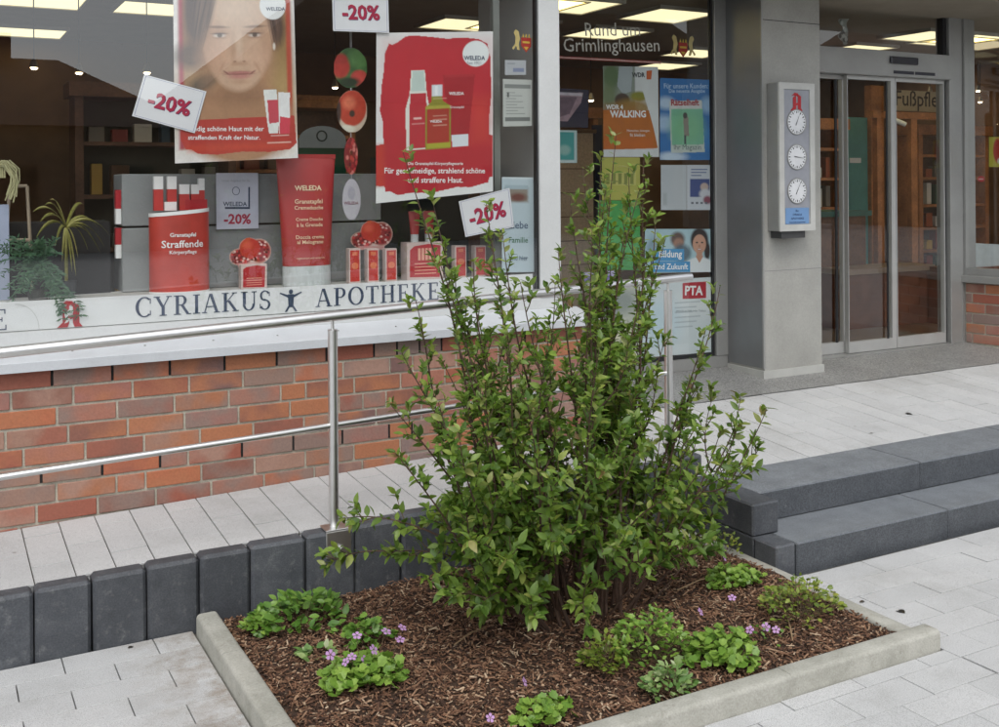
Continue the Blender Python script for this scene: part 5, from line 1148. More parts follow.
im = Img(0, 35, 0, 13, 3, 'b8b0d0'); im.rect(3, 32, 4, 9, '6a5aa0', 1.5, .8)
sheet_print('flyer', [(580, 273), (615, 270), (615, 284), (580, 286)], RY, 'narrow lilac strip just above the handrail', im, 'strip')
im = Img(0, 73, 0, 78, 2, 'cfd8da'); im.ell(20, 45, 18, 25, 'bcd4de', .9, .8).ell(60, 20, 20, 20, 'dde2e2', .9)
for k in range(6): im.rect(34, 60 - 4 * (k % 3), 24 + 5 * k, 25.2 + 5 * k, '9aa6ac', .6, .7)
o = sheet_print('poster', [(640, 281), (713, 277), (713, 352), (640, 358)], RY, 'large pale job poster with red corner square behind the second post', im, 'poster')
mm = MB(); mm.prism([(p.x, p.z) for p in quad([(682.5, 283), (706, 281.5), (706, 298), (682.5, 299)], RY)], RY - .0014, RY - .0008); mm.build('red_square', ink('b52a36'), o); lab(o, 'PTA', 685, 703, 290.5, WHI, RY - .002, .03); lab(o, 'gesucht in Voll- oder Teilzeit', 676, 706, 311, ink('8a969c'), RY - .0012)
im = Img(0, 40, 0, 70, 1.6, 'b9bcae'); im.ell(20, 15, 18, 12, '7f8a86', .8, .8).rect(4, 36, 36, 60, 'd2cfae', 4, .8)
sheet_print('poster', [(598, 288), (639, 285), (639, 358), (598, 362)], RY, 'pale poster half hidden by the shrub left of the job poster', im, 'poster')
# emblem and dots on the side window
im = Img(0, 1, 0, 1, 50, 'c2b84a'); im.ell(.6, .45, .3, .4, 'b8322a', .3).ell(.75, .8, .15, .1, 'e0e0d8', .4)
def on_side(u, v, du, dv, im, lab_, cat, mask=None):
    k = Vector((sp_dir.x, sp_dir.y, 0)); o_ = Vector((jx + .008, YD - .062, 0)) + Vector((sp_dir.y, -sp_dir.x, 0)) * -.0
    d = at(u, v, 1.0) - Vector((0, 0, CAM_H)); nrm = Vector((-sp_dir.y, sp_dir.x, 0)); o_ += nrm * .054
    def hit(u_, v_):
        d = at(u_, v_, 1.0) - Vector((0, 0, CAM_H)); t = (o_ - Vector((0, 0, CAM_H))).dot(nrm) / d.dot(nrm); return Vector((0, 0, CAM_H)) + d * t
    return tag(card('window_sticker', im, [hit(u - du, v - dv), hit(u + du, v - dv), hit(u + du, v + dv), hit(u - du, v + dv)], mask=mask, thick=.001), lab_, cat)
on_side(996, 152, 7, 15, im, 'yellow and red sticker at the right edge of the side window', 'sticker')
im = Img(0, 1, 0, 1, 40, 'c42a2e'); im.rect(.2, .8, .45, .6, 'e8d0d0', .1, .7); on_side(981, 179, 3.6, 3.2, im, 'small round red sticker on the side window', 'sticker', ((im.X - .5) ** 2 + (im.Y - .5) ** 2 < .25))
t_ = thing('white_scales', (8.3, 6.3, 1.0), 'white slanted machine standing behind the side window', 'machine')
a, b, c_, d_ = [at(u, v, 6.6) for u, v in ((964, 268), (1010, 268), (1010, 245), (973, 243))]
mm = MB(); mm.prism([(p.x, p.z) for p in (a, b, c_, d_)], 6.6, 6.9); mm.build('housing', surf('machine_white', (.5, .55, .54), .4), t_); B(a.x - .1, b.x, 6.55, 6.95, .432, a.z - .001).build('cabinet', surf('red_wood', (.16, .06, .03), .5, var=.2), t_)
# door sticker and transom sticker
im = Img(0, 12, 0, 24, 4, '8a8f88'); 
for k in range(20): r2 = random.Random(k); im.ell(r2.uniform(0, 12), r2.uniform(0, 24), 1.5, 2, r2.choice(['d0d2cc', '4a4e4a', 'aab0aa']), .5)
mk = (np.abs(im.X - 6 + 1.2 * np.sin(im.Y * .5)) < 3.8 + 1.4 * np.cos(im.Y * .4))
tag(card('window_sticker', im, quad([(838, 19), (850, 19), (850, 45), (838, 45)], YD + .006), mask=mk, thick=.001), 'silver figure sticker on the transom pane', 'sticker')

# ------------------------------------------------------------------ weather station on the pillar
YC = 5.515
a, b = at(779, 84, YC), at(814.5, 84, YC); zb = at(797, 231, YC).z; zt = at(797, 83, YC).z
wsn = thing('weather_station', ((a.x + b.x) / 2, py0 - .002, zb), 'grey wall box with three round dials and red emblem on the pillar', 'weather station')
bx0, bx1 = a.x, b.x
B(bx0, bx1, YC + .012, py0 - .001, zb, zt, c=.004).build('housing', ALU_G, wsn)
fr = MB(); e = .045
for q in ((bx0, bx1, zb, zb + e), (bx0, bx1, zt - e, zt), (bx0, bx0 + e, zb + e, zt - e), (bx1 - e, bx1, zb + e, zt - e)): fr.box(q[0], q[1], YC, YC + .0118, q[2], q[3])
fr.build('door_frame', surf('frame_light', (.5, .5, .47), .4), wsn)
B(bx0 + e, bx1 - e, YC + .009, YC + .0119, zb + e, zt - e).build('dial_panel', surf('dial_grey', (.30, .31, .34), .5), wsn)
xc = (bx0 + bx1) / 2
B(bx0 + .03, bx1 - .08, YC + .02, py0 - .002, zb - .05, zb - .001).build('bracket', surf('dark_metal', (.05, .05, .05), .5), wsn)
a_logo(xc, at(792, 102, YC).z - .06, .12, YC + .0065, wsn, False)
for v, ang_, mode in ((122, 25, 0), (157, 98, 1), (191, 28, 2)):
    zc = at(793, v, YC).z; rd = .086
    dl = MB().prism([(xc + rd * math.cos(2 * math.pi * k / 36), zc + rd * math.sin(2 * math.pi * k / 36)) for k in range(36)], YC + .004, YC + .0088).build('dial', surf('dial_white', (.72, .73, .74), .4), wsn)
    tk = MB()
    for k in range(24):
        g = 2 * math.pi * k / 24; r0 = rd * (.80 if k % 2 else .72); w_ = .0022 if k % 2 else .0036
        c0 = Vector((math.cos(g), math.sin(g))); n0 = Vector((-c0.y, c0.x)) * w_
        tk.prism([(xc + (c0 * r0 + n0).x, zc + (c0 * r0 + n0).y), (xc + (c0 * r0 - n0).x, zc + (c0 * r0 - n0).y), (xc + (c0 * rd * .9 - n0).x, zc + (c0 * rd * .9 - n0).y), (xc + (c0 * rd * .9 + n0).x, zc + (c0 * rd * .9 + n0).y)], YC + .0028, YC + .0038)
    tk.build('scale_marks', ink('3a3c40'), dl)
    hn = MB(); g = R(90 - ang_); c0 = Vector((math.cos(g), math.sin(g))); n0 = Vector((-c0.y, c0.x)) * .003
    hn.prism([(xc + p.x, zc + p.y) for p in (c0 * rd * .85, -c0 * rd * .3 + n0, -c0 * rd * .3 - n0)], YC + .0012, YC + .002)
    hn.build('needle', ink('222428'), dl)
    rg_ = MB()
    for q in ellring(xc, zc, rd * 1.04, rd * 1.04, .006, .006, 0, 360, 32): rg_.prism(q, YC + .002, YC + .0088)
    rg_.build('bezel', ALU_G, dl)
z1_, z0_ = at(793, 208, YC).z, at(793, 224, YC).z
B(bx0 + e + .012, bx1 - e - .012, YC + .006, YC + .0085, z0_, z1_).build('blue_plate', ink('6f93bd'), wsn)
for k, s_ in enumerate(('Ihr', 'CYRIAKUS', 'APOTHEKE', 'Gesundheitspartner')):
    text(s_, .05 + .035 * k if k else .03, wsn, xc - wsn.location.x, z1_ - .02 - .027 * k - wsn.location.z, YC + .0052 - wsn.location.y, ink('2a3a5c'), .02, height=.014)

# ------------------------------------------------------------------ plants
def leaf_mat(name, lo, hi, rough=.42, tr=.25, tint=None):
    m_, t, p = newmat(name); L = t.links; g = N(t, 'ShaderNodeNewGeometry'); oi = N(t, 'ShaderNodeObjectInfo')
    ad = N(t, 'ShaderNodeMath', operation='ADD'); L.new(g.outputs['Random Per Island'], ad.inputs[0]); L.new(oi.outputs['Random'], ad.inputs[1])
    fr = N(t, 'ShaderNodeMath', operation='FRACT'); L.new(ad.outputs[0], fr.inputs[0])
    md = tuple((a + b) / 2 for a, b in zip(lo, hi)); r = ramp(t, [(0, lo), (.55, md), (.9, hi), (1, tint or hi)]); L.new(fr.outputs[0], r.inputs[0])
    n = N(t, 'ShaderNodeTexNoise', Scale=55.0, Detail=3.0); L.new(g.outputs['Position'], n.inputs['Vector']); q = ramp(t, [(0.3, (0.82,)), (0.7, (1.15,))]); L.new(n.outputs['Fac'], q.inputs[0])
    c = mix(t, r.outputs[0], q.outputs[0], 1.0, 'MULTIPLY'); L.new(c, p.inputs['Base Color']); p.inputs['Roughness'].default_value = rough
    tl = N(t, 'ShaderNodeBsdfTranslucent'); c2 = mix(t, c, (1.0, 1.1, .45), 1.0, 'MULTIPLY'); L.new(c2, tl.inputs[0])
    mx = N(t, 'ShaderNodeMixShader'); mx.inputs[0].default_value = tr; out = t.nodes['Material Output']
    L.new(p.outputs[0], mx.inputs[1]); L.new(tl.outputs[0], mx.inputs[2]); L.new(mx.outputs[0], out.inputs[0]); MATS[name] = m_
    return m_
LEAF = leaf_mat('shrub_leaf', (0.080, 0.160, 0.026), (0.250, 0.365, 0.064), tr=.42, tint=(0.36, 0.40, 0.10))
LEAF_Y = leaf_mat('young_leaf', (0.15, 0.21, 0.04), (0.26, 0.28, 0.08), tint=(0.28, 0.16, 0.08))
STEM = surf('shrub_stem', (0.085, 0.048, 0.032), .8, var=.35, scale=20, fine=.2)
TWIG = surf('shrub_twig', (0.10, 0.07, 0.035), .75, var=.3, scale=20)
def leaf_base(wr=.21, fold=.07, curl=.16):
    ts = [0, .14, .36, .62, .85, 1]; ws = [.012, .55, 1, .88, .42, 0]; vs = []; fs = []
    for t, q in zip(ts, ws):
        z = -curl * t * t + .06 * t; vs += [(-q * wr, t, z + fold * q), (0, t, z), (q * wr, t, z + fold * q)]
    for i in range(5): fs += [(3 * i, 3 * i + 1, 3 * i + 4, 3 * i + 3), (3 * i + 1, 3 * i + 2, 3 * i + 5, 3 * i + 4)]
    return np.array(vs), np.array(fs)
def orient(d, up, roll):
    """matrix whose Y points along d with Z near 'up', rolled"""
    d = d.normalized(); x = d.cross(up)
    if x.length < 1e-3: x = d.orthogonal()
    x.normalize(); z = x.cross(d).normalized()
    M3 = Matrix((x, d, z)).transposed(); return M3 @ Matrix.Rotation(roll, 3, 'Y')
def scatter(name, mat, leaves, base, parent, smooth=True):
    """leaves: list of (pos, M3, size) relative to the parent; one mesh"""
    bv, bf = base; n = len(leaves)
    if not n: return None
    V = np.empty((n, len(bv), 3)); F = np.empty((n, *bf.shape), int)
    for i, (p, M3, s_) in enumerate(leaves): V[i] = (bv * s_) @ np.array(M3).T + np.array(p); F[i] = bf + i * len(bv)
    me = bpy.data.meshes.new(name); me.from_pydata(V.reshape(-1, 3).tolist(), [], F.reshape(-1, bf.shape[1]).tolist()); me.materials.append(mat)
    if smooth: me.polygons.foreach_set('use_smooth', [True] * len(me.polygons))
    me.update(); return link(name, me, parent)
rs_ = random.Random(21)
sb = Vector((2.36, 3.62, .05))
shrub = thing('flowering_shrub', sb, 'large multi stemmed green shrub growing in the middle of the bed', 'shrub')
# tips given on their own upright plane Y (metres): the crown has about a metre of depth
TIPS = [(410, 152, 3.62, 0), (436, 262, 3.56, 0), (489, 203, 3.75, 0), (480, 262, 3.5, 0), (528, 282, 3.45, 0), (548, 285, 3.8, 0), (612, 136, 3.66, 0), (590, 168, 3.82, 0), (648, 158, 3.7, 0), (607, 190, 3.5, 0),
        (640, 190, 3.55, 0), (575, 196, 3.6, 0), (560, 250, 3.4, 0), (662, 238, 3.6, 0), (714, 286, 3.55, 0), (702, 330, 3.4, 0), (408, 300, 3.7, 0), (402, 352, 3.5, 0), (392, 402, 3.6, 0), (396, 452, 3.4, 0),
        (455, 330, 3.35, 0), (470, 300, 3.85, 0), (505, 330, 3.3, 0), (545, 330, 3.3, 0), (600, 262, 3.3, 0), (570, 300, 3.9, 0), (486, 380, 3.25, 0), (430, 402, 3.3, 0), 
        (602, 214, 3.72, 0), (626, 206, 3.62, 0), (656, 216, 3.8, 0), (586, 232, 3.5, 0), (641, 262, 3.48, 0), (612, 252, 3.74, 0), (634, 168, 3.6, 0), (600, 156, 3.7, 0), (500, 232, 3.68, 0), (432, 196, 3.66, 0), (600, 340, 3.15, 0), (530, 400, 3.15, 0), (460, 430, 3.2, 0), (440, 360, 3.85, 0), (520, 350, 3.95, 0), 
        (764, 408, 3.5, 1), (742, 424, 3.4, 1), (722, 430, 3.3, 1), (738, 396, 3.7, 1), (700, 392, 3.5, 1),
        (422, 578, 3.45, 2), (438, 545, 3.55, 2), (452, 500, 3.4, 2), (425, 520, 3.6, 2), (484, 606, 3.3, 2), (452, 596, 3.35, 2), (535, 618, 3.2, 2), (706, 552, 3.5, 2), (722, 505, 3.6, 2), (716, 535, 3.4, 2), (700, 470, 3.3, 2), (588, 618, 3.1, 2), (500, 560, 3.15, 2), (470, 540, 3.2, 2), (510, 480, 3.05, 2), (560, 480, 3.0, 2), (460, 470, 3.2, 2), (648, 566, 3.15, 2), (670, 500, 3.15, 2), (612, 548, 3.1, 2), (645, 452, 3.15, 2), (560, 545, 3.05, 2), (700, 520, 3.45, 2), (690, 555, 3.3, 2), (600, 470, 3.1, 2), (680, 540, 3.3, 2),
        (340, 520, 3.95, 3), (388, 556, 3.85, 3), (326, 566, 3.9, 3)]
leaves, young = [], []; tw = MB()
def add_leaf(p, d, size, yng=False, up=Vector((0, 0, 1))):
    u_ = (up + Vector((rs_.uniform(-.6, .6), rs_.uniform(-.9, .3), rs_.uniform(-.2, .4)))).normalized()
    (young if yng else leaves).append((p, orient(d, u_, rs_.uniform(-.5, .5)), size))
def rosette(p, d, size, n, yng):
    a0 = rs_.uniform(0, 6.3); o1 = d.orthogonal().normalized(); o2 = d.cross(o1).normalized()
    for k in range(n):
        a = a0 + 2.4 * k; tilt = rs_.uniform(.45, 1.1) if k < n - 1 else .2
        dd = (d * math.cos(tilt) + (o1 * math.cos(a) + o2 * math.sin(a)) * math.sin(tilt)).normalized()
        add_leaf(p - d * .012 * k * .6, dd, size * rs_.uniform(.65, 1.1), yng and k > n * .4)
def foliate(pts, n, t_start, tall):
    for k in range(1, n + 1):
        t = k / n
        if t < t_start: continue
        p = pts[k]; d = (pts[k] - pts[k - 1]).normalized()
        zz = p.z; base_s = .062 - .020 * min(1, max(0, zz / 1.1))
        low = max(0, 1 - zz / .75)
        a0 = k * 1.57 + rs_.uniform(-.4, .4); o1 = d.orthogonal().normalized(); o2 = d.cross(o1).normalized()
        for sgn in (0, math.pi):
            if rs_.random() < (.12 if not tall else .2): continue
            side = (o1 * math.cos(a0 + sgn) + o2 * math.sin(a0 + sgn)); dd = (d * rs_.uniform(.2, .8) + side + Vector((0, -.15, .05))).normalized()
            add_leaf(p, dd, base_s * rs_.uniform(.55, 1.15), t > .9 and rs_.random() < .5)
        if t < .93 and rs_.random() < (.30 if zz < .7 else .56):                      # short side shoot
            side = (o1 * math.cos(a0 + 1) + o2 * math.sin(a0 + 1)); dd = (d * .9 + side * .9 + Vector((0, -.1, .4))).normalized(); l_ = rs_.uniform(.03, .085) * (1 + .9 * low)
            q = p + dd * l_ + Vector((0, 0, .01)); tw.tube([p, p + dd * l_ * .5, q], [.0026, .002, .0012], 4, False)
            for m_ in range(2): add_leaf(p + dd * l_ * (.35 + .3 * m_), (dd * .4 + o1 * rs_.uniform(-1, 1) + o2 * rs_.uniform(-1, 1)).normalized(), base_s * rs_.uniform(.6, 1.0))
            rosette(q, dd, base_s * rs_.uniform(.8, 1.1), rs_.randint(4, 7), zz > .7 and rs_.random() < .35)
for i, (u, v, y, kind) in enumerate(TIPS):
    tip = at(u, v, y) - sb
    if kind in (2, 3): tip.z = max(tip.z, .06)
    b0 = Vector((max(-.22, min(.30, tip.x * .30)) + rs_.uniform(-.07, .07), rs_.uniform(-.12, .12), -.02))
    h_ = tip.z
    if kind == 0: c1 = b0 + Vector((tip.x * .38, (tip.y) * .4, h_ * .42)); c1.x += rs_.uniform(-.10, .10)
    elif kind == 1: c1 = b0 + Vector((tip.x * .55, tip.y * .4, h_ * .45))
    elif kind == 3: c1 = b0 + Vector((tip.x * .4, tip.y * .5, max(.25, h_ + .16)))
    else: c1 = b0 + Vector((tip.x * .45, tip.y * .5, h_ * .75 + .10))
    ln = (tip - b0).length; n = max(6, int(ln / .034)); pts = []; rad = []
    wob = [rs_.uniform(0, 6.3) for _ in range(2)]; amp = .016 + .022 * ln
    for k in range(n + 1):
        t = k / n; p = b0 * (1 - t) ** 2 + c1 * 2 * t * (1 - t) + tip * t * t
        p = p + Vector((math.sin(t * 7 + wob[0]), math.sin(t * 6 + wob[1]), 0)) * amp * t * (1 - t * .5); pts.append(p)
        rad.append((.0062 if kind == 0 else .0048) * (1 - t) ** .8 * min(1.1, .55 + ln * .35) + .0013)
    MB().tube(pts, rad, 6).build('stem', STEM, shrub, True, local=True)
    foliate(pts, n, {0: .20, 1: .32, 2: .28, 3: .55}[kind], kind == 0 and ln > 1.25)
    if kind in (0, 1) and ln > .6:                                           # secondary branches
        for _ in range(3 if ln > 1.25 else 2):
            kk = int(n * rs_.uniform(.16, .66)); p = pts[kk]; d = (pts[kk + 1] - pts[kk]).normalized(); a = rs_.uniform(0, 6.3); o1 = d.orthogonal().normalized(); o2 = d.cross(o1).normalized()
            side = o1 * math.cos(a) + o2 * math.sin(a); lb = rs_.uniform(.16, .42) * min(1, ln / 1.2); nb_ = max(5, int(lb / .034))
            e = p + (d * .95 + side * .55 + Vector((0, 0, .25))).normalized() * lb; c2 = p + (d * .4 + side * .6).normalized() * lb * .45
            bp = [p * (1 - q) ** 2 + c2 * 2 * q * (1 - q) + e * q * q for q in [k / nb_ for k in range(nb_ + 1)]]
            MB().tube(bp, [.0030 * (1 - k / nb_) + .0011 for k in range(nb_ + 1)], 5).build('branch', STEM, shrub, True, local=True)
            foliate(bp, nb_, .12, False); rosette(e, (bp[-1] - bp[-2]).normalized(), .042, 6, rs_.random() < .5)
    rosette(tip, (pts[-1] - pts[-2]).normalized(), .044, 6, kind != 2 or rs_.random() < .3)
# the crown's largest, nearest leaves are single pieces; the rest is one mass of leaves
LB = leaf_base(.23, .06, .2)
lm = []
for mm_, nm in ((LEAF, 'leaf'), (LEAF_Y, 'leaf')):
    me = bpy.data.meshes.new(nm); me.from_pydata(LB[0].tolist(), [], LB[1].tolist()); me.materials.append(mm_); me.polygons.foreach_set('use_smooth', [True] * len(me.polygons)); lm.append(me)
vd = Vector((.5, .86, -.15))
score = lambda q: -(q[2] * (1 + .9 * abs((q[1] @ Vector((0, 0, 1))).dot(vd))) - .06 * (q[0].y))
leaves.sort(key=score)
for p, M3, s_ in leaves[:300]:
    o = link('leaf', lm[0], shrub); o.matrix_local = Matrix.Translation(p) @ M3.to_4x4() @ Matrix.Scale(s_, 4)
tag(scatter('foliage', LEAF, leaves[300:], LB, shrub), kind='stuff'); tag(tw.build('twigs', TWIG, shrub, False, local=True), kind='stuff')
tag(scatter('young_foliage', LEAF_Y, young, LB, shrub), kind='stuff')

# small plants of the bed
def palm_leaf():
    vs = [(0, 0, 0)]; n = 15
    for k in range(n):
        a = -.45 + (math.pi + .9) * k / (n - 1); lobe = [1, .72, .96, .68][k % 4] if k % 3 else 1.0; lobe = 1.0 if k % 3 == 0 else (.80 if k % 3 == 1 else .84)
        vs.append((math.cos(a) * .5 * lobe, .25 + math.sin(a) * .55 * lobe, .09 * lobe))
    return np.array(vs), np.array([(0, k, k + 1) for k in range(1, n)])
PL_ = palm_leaf()
OV = leaf_base(.27, .05, .1)
LG = {'lime': leaf_mat('lime_leaf', (0.12, 0.24, 0.03), (0.27, 0.41, 0.07)), 'mid': leaf_mat('mid_leaf', (0.08, 0.19, 0.025), (0.20, 0.34, 0.055)), 'pale': leaf_mat('variegated_leaf', (0.11, 0.23, 0.05), (0.36, 0.46, 0.18), tint=(.55, .6, .38)), 'yel': leaf_mat('yellow_leaf', (0.11, 0.18, 0.022), (0.30, 0.35, 0.055), tint=(.34, .33, .07))}
PETAL = surf('petal', (0.44, 0.25, 0.47), .6, var=.15, scale=30)
def flower(parent, p, k=1.0):
    mm = MB(); nrm = Vector((rs_.uniform(-.8, .8), rs_.uniform(-.9, -.2), rs_.uniform(.2, 1))).normalized(); k *= rs_.uniform(.75, 1.0); M3 = orient(Vector((0, .3, 1)).cross(nrm).normalized(), nrm, 0)
    for j in range(5):
        a = 1.2566 * j; c_, s_ = math.cos(a), math.sin(a); q = []
        for (x, y) in ((0, .002), (-.006, .010), (-.005, .016), (0, .017), (.005, .016), (.006, .010)): q.append(p + M3 @ Vector(((x * c_ - y * s_) * k, (x * s_ + y * c_) * k, .003 * k)))
        mm.add(q, [tuple(range(6))])
    o = mm.build('flower', PETAL, parent, local=True)
    MB().tube([Vector((p.x * .7, p.y * .7, max(.0, p.z - .07))), p - Vector((0, -.004, .002))], .0010, 4, False).build('stalk', TWIG, o, local=True); return o
def herb(name, u, v, w_, h_, n, kind, col, label, flowers=(), fk=1.0, size=(.02, .04), group=None):
    q = atz(u, v, .05); q.z = bedz(q.x, q.y)
    t_ = thing(name, q, label, 'plant', group); lv = []; stm = MB()
    n = int(n * 1.7)
    for i in range(n):
        a = rs_.uniform(0, 6.3); r = math.sqrt(rs_.random()) * w_ / 2 * (1 + .15 * math.sin(3 * a + u)); hh = h_ * (1 - .6 * (2 * r / w_) ** 2) * rs_.uniform(.35, 1.0)
        p = Vector((r * math.cos(a), r * math.sin(a) * .8, hh + .008)); sz = rs_.uniform(*size)
        out = Vector((math.cos(a), math.sin(a), 0))
        if kind == 'palm': M3 = orient(Vector((rs_.uniform(-1, 1), rs_.uniform(-1, 1), .15)).normalized(), (Vector((0, -.25, 1)) + out * .4).normalized(), rs_.uniform(-.4, .4))
        else: M3 = orient((out * rs_.uniform(.3, 1) + Vector((rs_.uniform(-.8, .8), rs_.uniform(-.8, .8), rs_.uniform(-.2, .7)))).normalized(), Vector((rs_.uniform(-.4, .4), -.4, 1)), rs_.uniform(-.6, .6))
        lv.append((p, M3, sz))
        if i % 7 == 0: stm.tube([Vector((p.x * .25, p.y * .25, 0)), Vector((p.x * .7, p.y * .7, p.z * .55)), p], .0012, 3, False)
    stm.build('stems', TWIG, t_, local=True); scatter('foliage', LG[col], lv, PL_ if kind == 'palm' else OV, t_)
    for (fu, fv) in flowers:
        dd = at(fu, fv, 1.0) - Vector((0, 0, CAM_H)); t2 = (q.y - .02) / dd.y; f_ = Vector((0, 0, CAM_H)) + dd * t2; flower(t_, f_ - q, fk)
    return t_
herb('leafy_herb', 300, 622, .36, .12, 150, 'oval', 'mid', 'bright green leafy plant near the left corner of the bed by the palisades', size=(.03, .055))
herb('leafy_herb', 258, 632, .12, .09, 34, 'oval', 'lime', 'small lime sprout in the left corner of the bed', size=(.022, .04))
herb('cranesbill', 362, 684, .28, .09, 130, 'palm', 'lime', 'cranesbill clump with many purple flowers in the front left of the bed', ((352, 657), (373, 650), (386, 632), (402, 628), (400, 640), (346, 662), (364, 661), (330, 655), (357, 636)), 1.15, (.03, .05))
herb('cranesbill_sprout', 366, 645, .20, .11, 60, 'palm', 'mid', 'looser cranesbill leaves just behind the purple flowered clump', size=(.025, .04))
herb('variegated_sprig', 316, 658, .10, .04, 16, 'oval', 'pale', 'whitish leaf sprig left of the purple flowered clump', size=(.03, .05))
herb('box_bush', 650, 660, .30, .20, 240, 'oval', 'lime', 'bushy bright green small leaved shrublet in front of the large shrub', size=(.018, .034))
herb('box_bush', 604, 668, .17, .13, 110, 'oval', 'yel', 'small yellow green shrublet left of the variegated one', size=(.018, .03))
herb('variegated_bush', 668, 692, .18, .10, 110, 'oval', 'pale', 'low pale variegated shrublet behind the front kerb', size=(.02, .034))
herb('cranesbill', 722, 660, .28, .12, 130, 'palm', 'lime', 'cranesbill clump with pale flower at the front right of the bed', ((745, 656),), 1.0, (.03, .045))
herb('cranesbill_flowers', 760, 640, .2, .06, 14, 'palm', 'mid', 'scattered purple blooms right of the front cranesbill clump', ((750, 630), (766, 627), (776, 630), (787, 645), (700, 612), (732, 598)), 1.0, (.014, .022))
herb('ground_cover', 800, 618, .34, .16, 240, 'oval', 'yel', 'yellow green small leaved plant in the right corner of the bed', size=(.016, .03))
herb('ground_cover', 732, 586, .26, .07, 170, 'palm', 'lime', 'low bright lime clump between shrub and right kerb', ((724, 558),), 1.0, (.02, .035))
herb('ground_cover', 722, 556, .18, .13, 60, 'oval', 'yel', 'pinkish budded sprigs beside the cheek block of the steps', size=(.014, .024))
herb('cranesbill', 545, 716, .20, .07, 60, 'palm', 'lime', 'small lime cranesbill clump at the front kerb', ((524, 682), (490, 718)), 1.0, (.025, .04))
herb('seedling', 846, 574, .05, .05, 10, 'oval', 'mid', 'tiny seedling growing at the right kerb', size=(.014, .022)) if False else None
# dry twigs and pale leaves lying on the mulch
for k, (u, v, l_, a, lb_) in enumerate(((470, 640, .18, .4, 'dry twig lying left of the shrub foot'), (700, 590, .26, .1, 'pale dry stalk lying right of the shrub foot'), (455, 585, .12, 1.2, 'short dry twig under the left side of the shrub'), (790, 632, .2, .9, 'dry stem arching beside the right corner plant'))):
    q = atz(u, v, .05); q.z = bedz(q.x, q.y) + .02; t = MB().tube([(-l_ / 2 * math.cos(a), -l_ / 2 * math.sin(a), 0), (0, 0, .015), (l_ / 2 * math.cos(a), l_ / 2 * math.sin(a), .004)], .0028, 5).build('dry_twig', surf('dry_stalk', (.30, .2, .11), .8)); t.location = q; tag(t, lb_, 'twig')

# potted plants in the display window
PY_ = 5.42
sp = thing('spider_plant', (at(66, 250, PY_).x, PY_, DZ), 'spider plant with arching yellow striped leaves in the display window', 'plant')
MB().lathe([(.035, 0), (.045, .06), (.047, .08), (.041, .081)], (0, 0, .001), 20).build('pot', ink('3a3f42'), sp, True, local=True)
SPL = leaf_mat('spider_leaf', (0.22, 0.22, 0.04), (0.45, 0.42, 0.15), tint=(.35, .22, .07))
cr = at(66, 228, PY_) - sp.location
for k, (u, v) in enumerate(((110, 236), (104, 246), (95, 243), (88, 250), (36, 238), (33, 212), (45, 205), (72, 272), (76, 276), (66, 268), (62, 262), (98, 228), (55, 246), (84, 205), (40, 222), (78, 258), (100, 252), (50, 200))):
    tip = at(u, v, PY_ - .04 + .012 * (k % 7)) - sp.location; mid = (cr + tip) / 2 + Vector((0, -.02, .075 + .05 * abs(tip.x - cr.x) / .1 * .5)); mm = MB(); n = 9; vs = []; w_ = .0125
    for j in range(n + 1):
        t = j / n; p = cr * (1 - t) ** 2 + mid * 2 * t * (1 - t) + tip * t * t; ww = w_ * (1 - t ** 3) * (.6 + t * .4) + .0006; vs += [(p.x - ww * .6, p.y, p.z + ww * .7), (p.x + ww * .2, p.y - ww, p.z), (p.x + ww * .6, p.y, p.z - ww * .7)]
    mm.add(vs, [q for j in range(n) for q in ((3 * j, 3 * j + 1, 3 * j + 4, 3 * j + 3), (3 * j + 1, 3 * j + 2, 3 * j + 5, 3 * j + 4))]); mm.build('leaf', SPL, sp, True, local=True)
MB().tube([(0, 0, .08), cr], .008, 6).build('stem', SPL, sp, True, local=True)
fn = thing('fern', (at(38, 260, PY_ - .06).x, PY_ - .05, DZ), 'feathery blue green fern hanging over the lettered band at the left', 'plant')
FERN = leaf_mat('fern_leaf', (0.035, 0.11, 0.06), (0.09, 0.20, 0.10)); nb = []
fr_b = at(40, 262, PY_ - .06) - fn.location
for k in range(54):
    if k < 12: tip = at(rs_.uniform(60, 86), rs_.uniform(296, 320), 5.200) - fn.location
    else: tip = at(rs_.uniform(-6, 62), rs_.uniform(238, 302), PY_ - rs_.uniform(.06, .14)) - fn.location
    mid = (fr_b + tip) / 2 + Vector((0, -.02, .03)); last = None
    for j in range(1, 13):
        t = j / 12; p = fr_b * (1 - t) ** 2 + mid * 2 * t * (1 - t) + tip * t * t
        if last is not None:
            d = (p - last).normalized()
            for sgn in (-1, 1):
                for _ in range(2): nb.append((p, orient((d * .5 + Vector((sgn * rs_.uniform(.3, 1), rs_.uniform(-.5, .5), rs_.uniform(-.4, .5)))).normalized(), Vector((0, -1, .3)), 0), rs_.uniform(.018, .036)))
        last = p
scatter('fronds', FERN, nb, leaf_base(.09, .02, .1), fn); MB().lathe([(.04, 0), (.05, .05), (.045, .051)], (0, 0, .001), 18).build('pot', ink('41443f'), fn, True, local=True)
rf = thing('raffia_bundle', (at(5, 200, PY_).x, PY_ + .04, DZ), 'looped bundle of pale raffia at the left edge of the window', 'raffia')
RAF = surf('raffia', (.42, .40, .22), .7, var=.2)
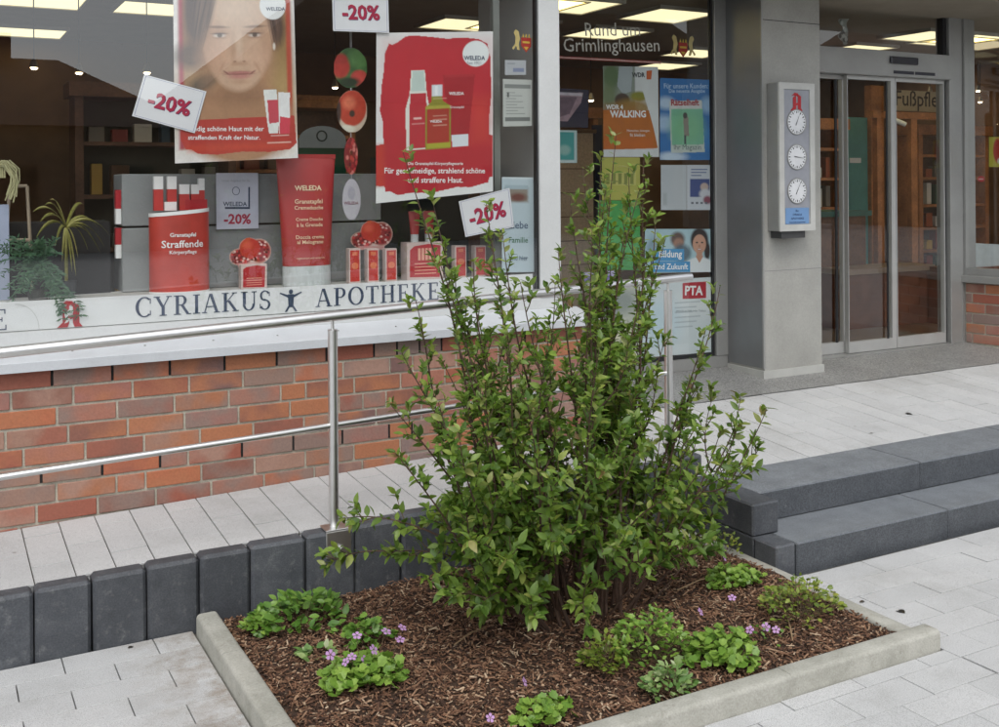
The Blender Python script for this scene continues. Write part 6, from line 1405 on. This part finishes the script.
for k in range(16):
    a = at(rs_.uniform(-8, 6), 178, PY_) - rf.location; b = at(rs_.uniform(10, 20), rs_.uniform(168, 180), PY_ - .02 * rs_.random()) - rf.location; c_ = at(rs_.uniform(4, 19), rs_.uniform(190, 203), PY_) - rf.location
    MB().tube([a, a + Vector((.0, 0, .05)), (a + b) / 2 + Vector((0, -.01, .06)), b, (b + c_) / 2 + Vector((.008, 0, 0)), c_], .0035, 5).build('strand', RAF, rf, True, local=True)
a, b = at(-8, 205, PY_), at(10, 256, PY_); B(a.x, b.x, PY_ + .05, PY_ + .12, DZ + .001, a.z).build('holder', ink('a3acc2'), rf)
ez = thing('wooden_easel', (at(20, 230, 5.5).x, 5.5, DZ), 'small wooden easel frame behind the fern', 'easel')
a, b, c_, d_ = [at(u, v, 5.5) for u, v in ((10, 186), (27, 186), (30, 240), (6, 240))]
for p, q in ((a, b), (b, c_), (c_, d_), (d_, a), (c_, Vector((c_.x + .01, 5.5, DZ + .005))), (d_, Vector((d_.x - .01, 5.5, DZ + .005)))): MB().tube([p - ez.location, q - ez.location], .008, 6).build('bar', surf('pale_wood', (.35, .28, .2), .6), ez, local=True)
# two cleaning rolls of red and white packs left of the grey risers
for k, (v0, v1, w_) in enumerate(((190, 224, 'upper'), (228, 258, 'lower'))):
    a, b = at(115, v0, YB + .05), at(122, v1, YB + .05); q = thing('hanging_pack', ((a.x + b.x) / 2, YB + .05, b.z), '%s red and white pack hanging at the left end of the grey risers' % w_, 'pack', 'packs at the riser end'); wx = b.x - a.x; hz = a.z - b.z
    B(-wx / 2, wx / 2, -.02, .02, hz * .45, hz).build('upper_half', RED, q, local=True); B(-wx / 2, wx / 2, -.02, .02, 0, hz * .449).build('lower_half', WHI, q, local=True)

# fallen leaves and crumbs on the paving
for k, (u, v, z, c_, lb_) in enumerate(((905, 613, .012, '2e2a24', 'dark fallen leaf on the paving right of the kerb'), (865, 601, .012, '4a4238', 'curled leaf beside the right kerb'), (833, 591, .012, '4a4438', 'crumb of soil on the right kerb edge'), (905, 409, .345, '3a3630', 'dark fallen leaf in the middle of the landing'), (128, 648, .012, '38332a', 'dark crumb at the foot of the palisades'), (873, 429, .325, '5a5248', 'tiny crumb on the landing near the steps'))):
    q = atz(u, v, z + .003); q.z = (zsurf(q.x, q.y) if z > .1 else .012) + .002
    o = scatter('fallen_leaf', ink(c_), [(Vector((0, 0, 0)), Matrix.Rotation(k * 1.3, 3, 'Z'), .05 if k in (0, 3) else .028)], leaf_base(.3, .12, .2), None); o.location = q; tag(o, lb_, 'leaf')
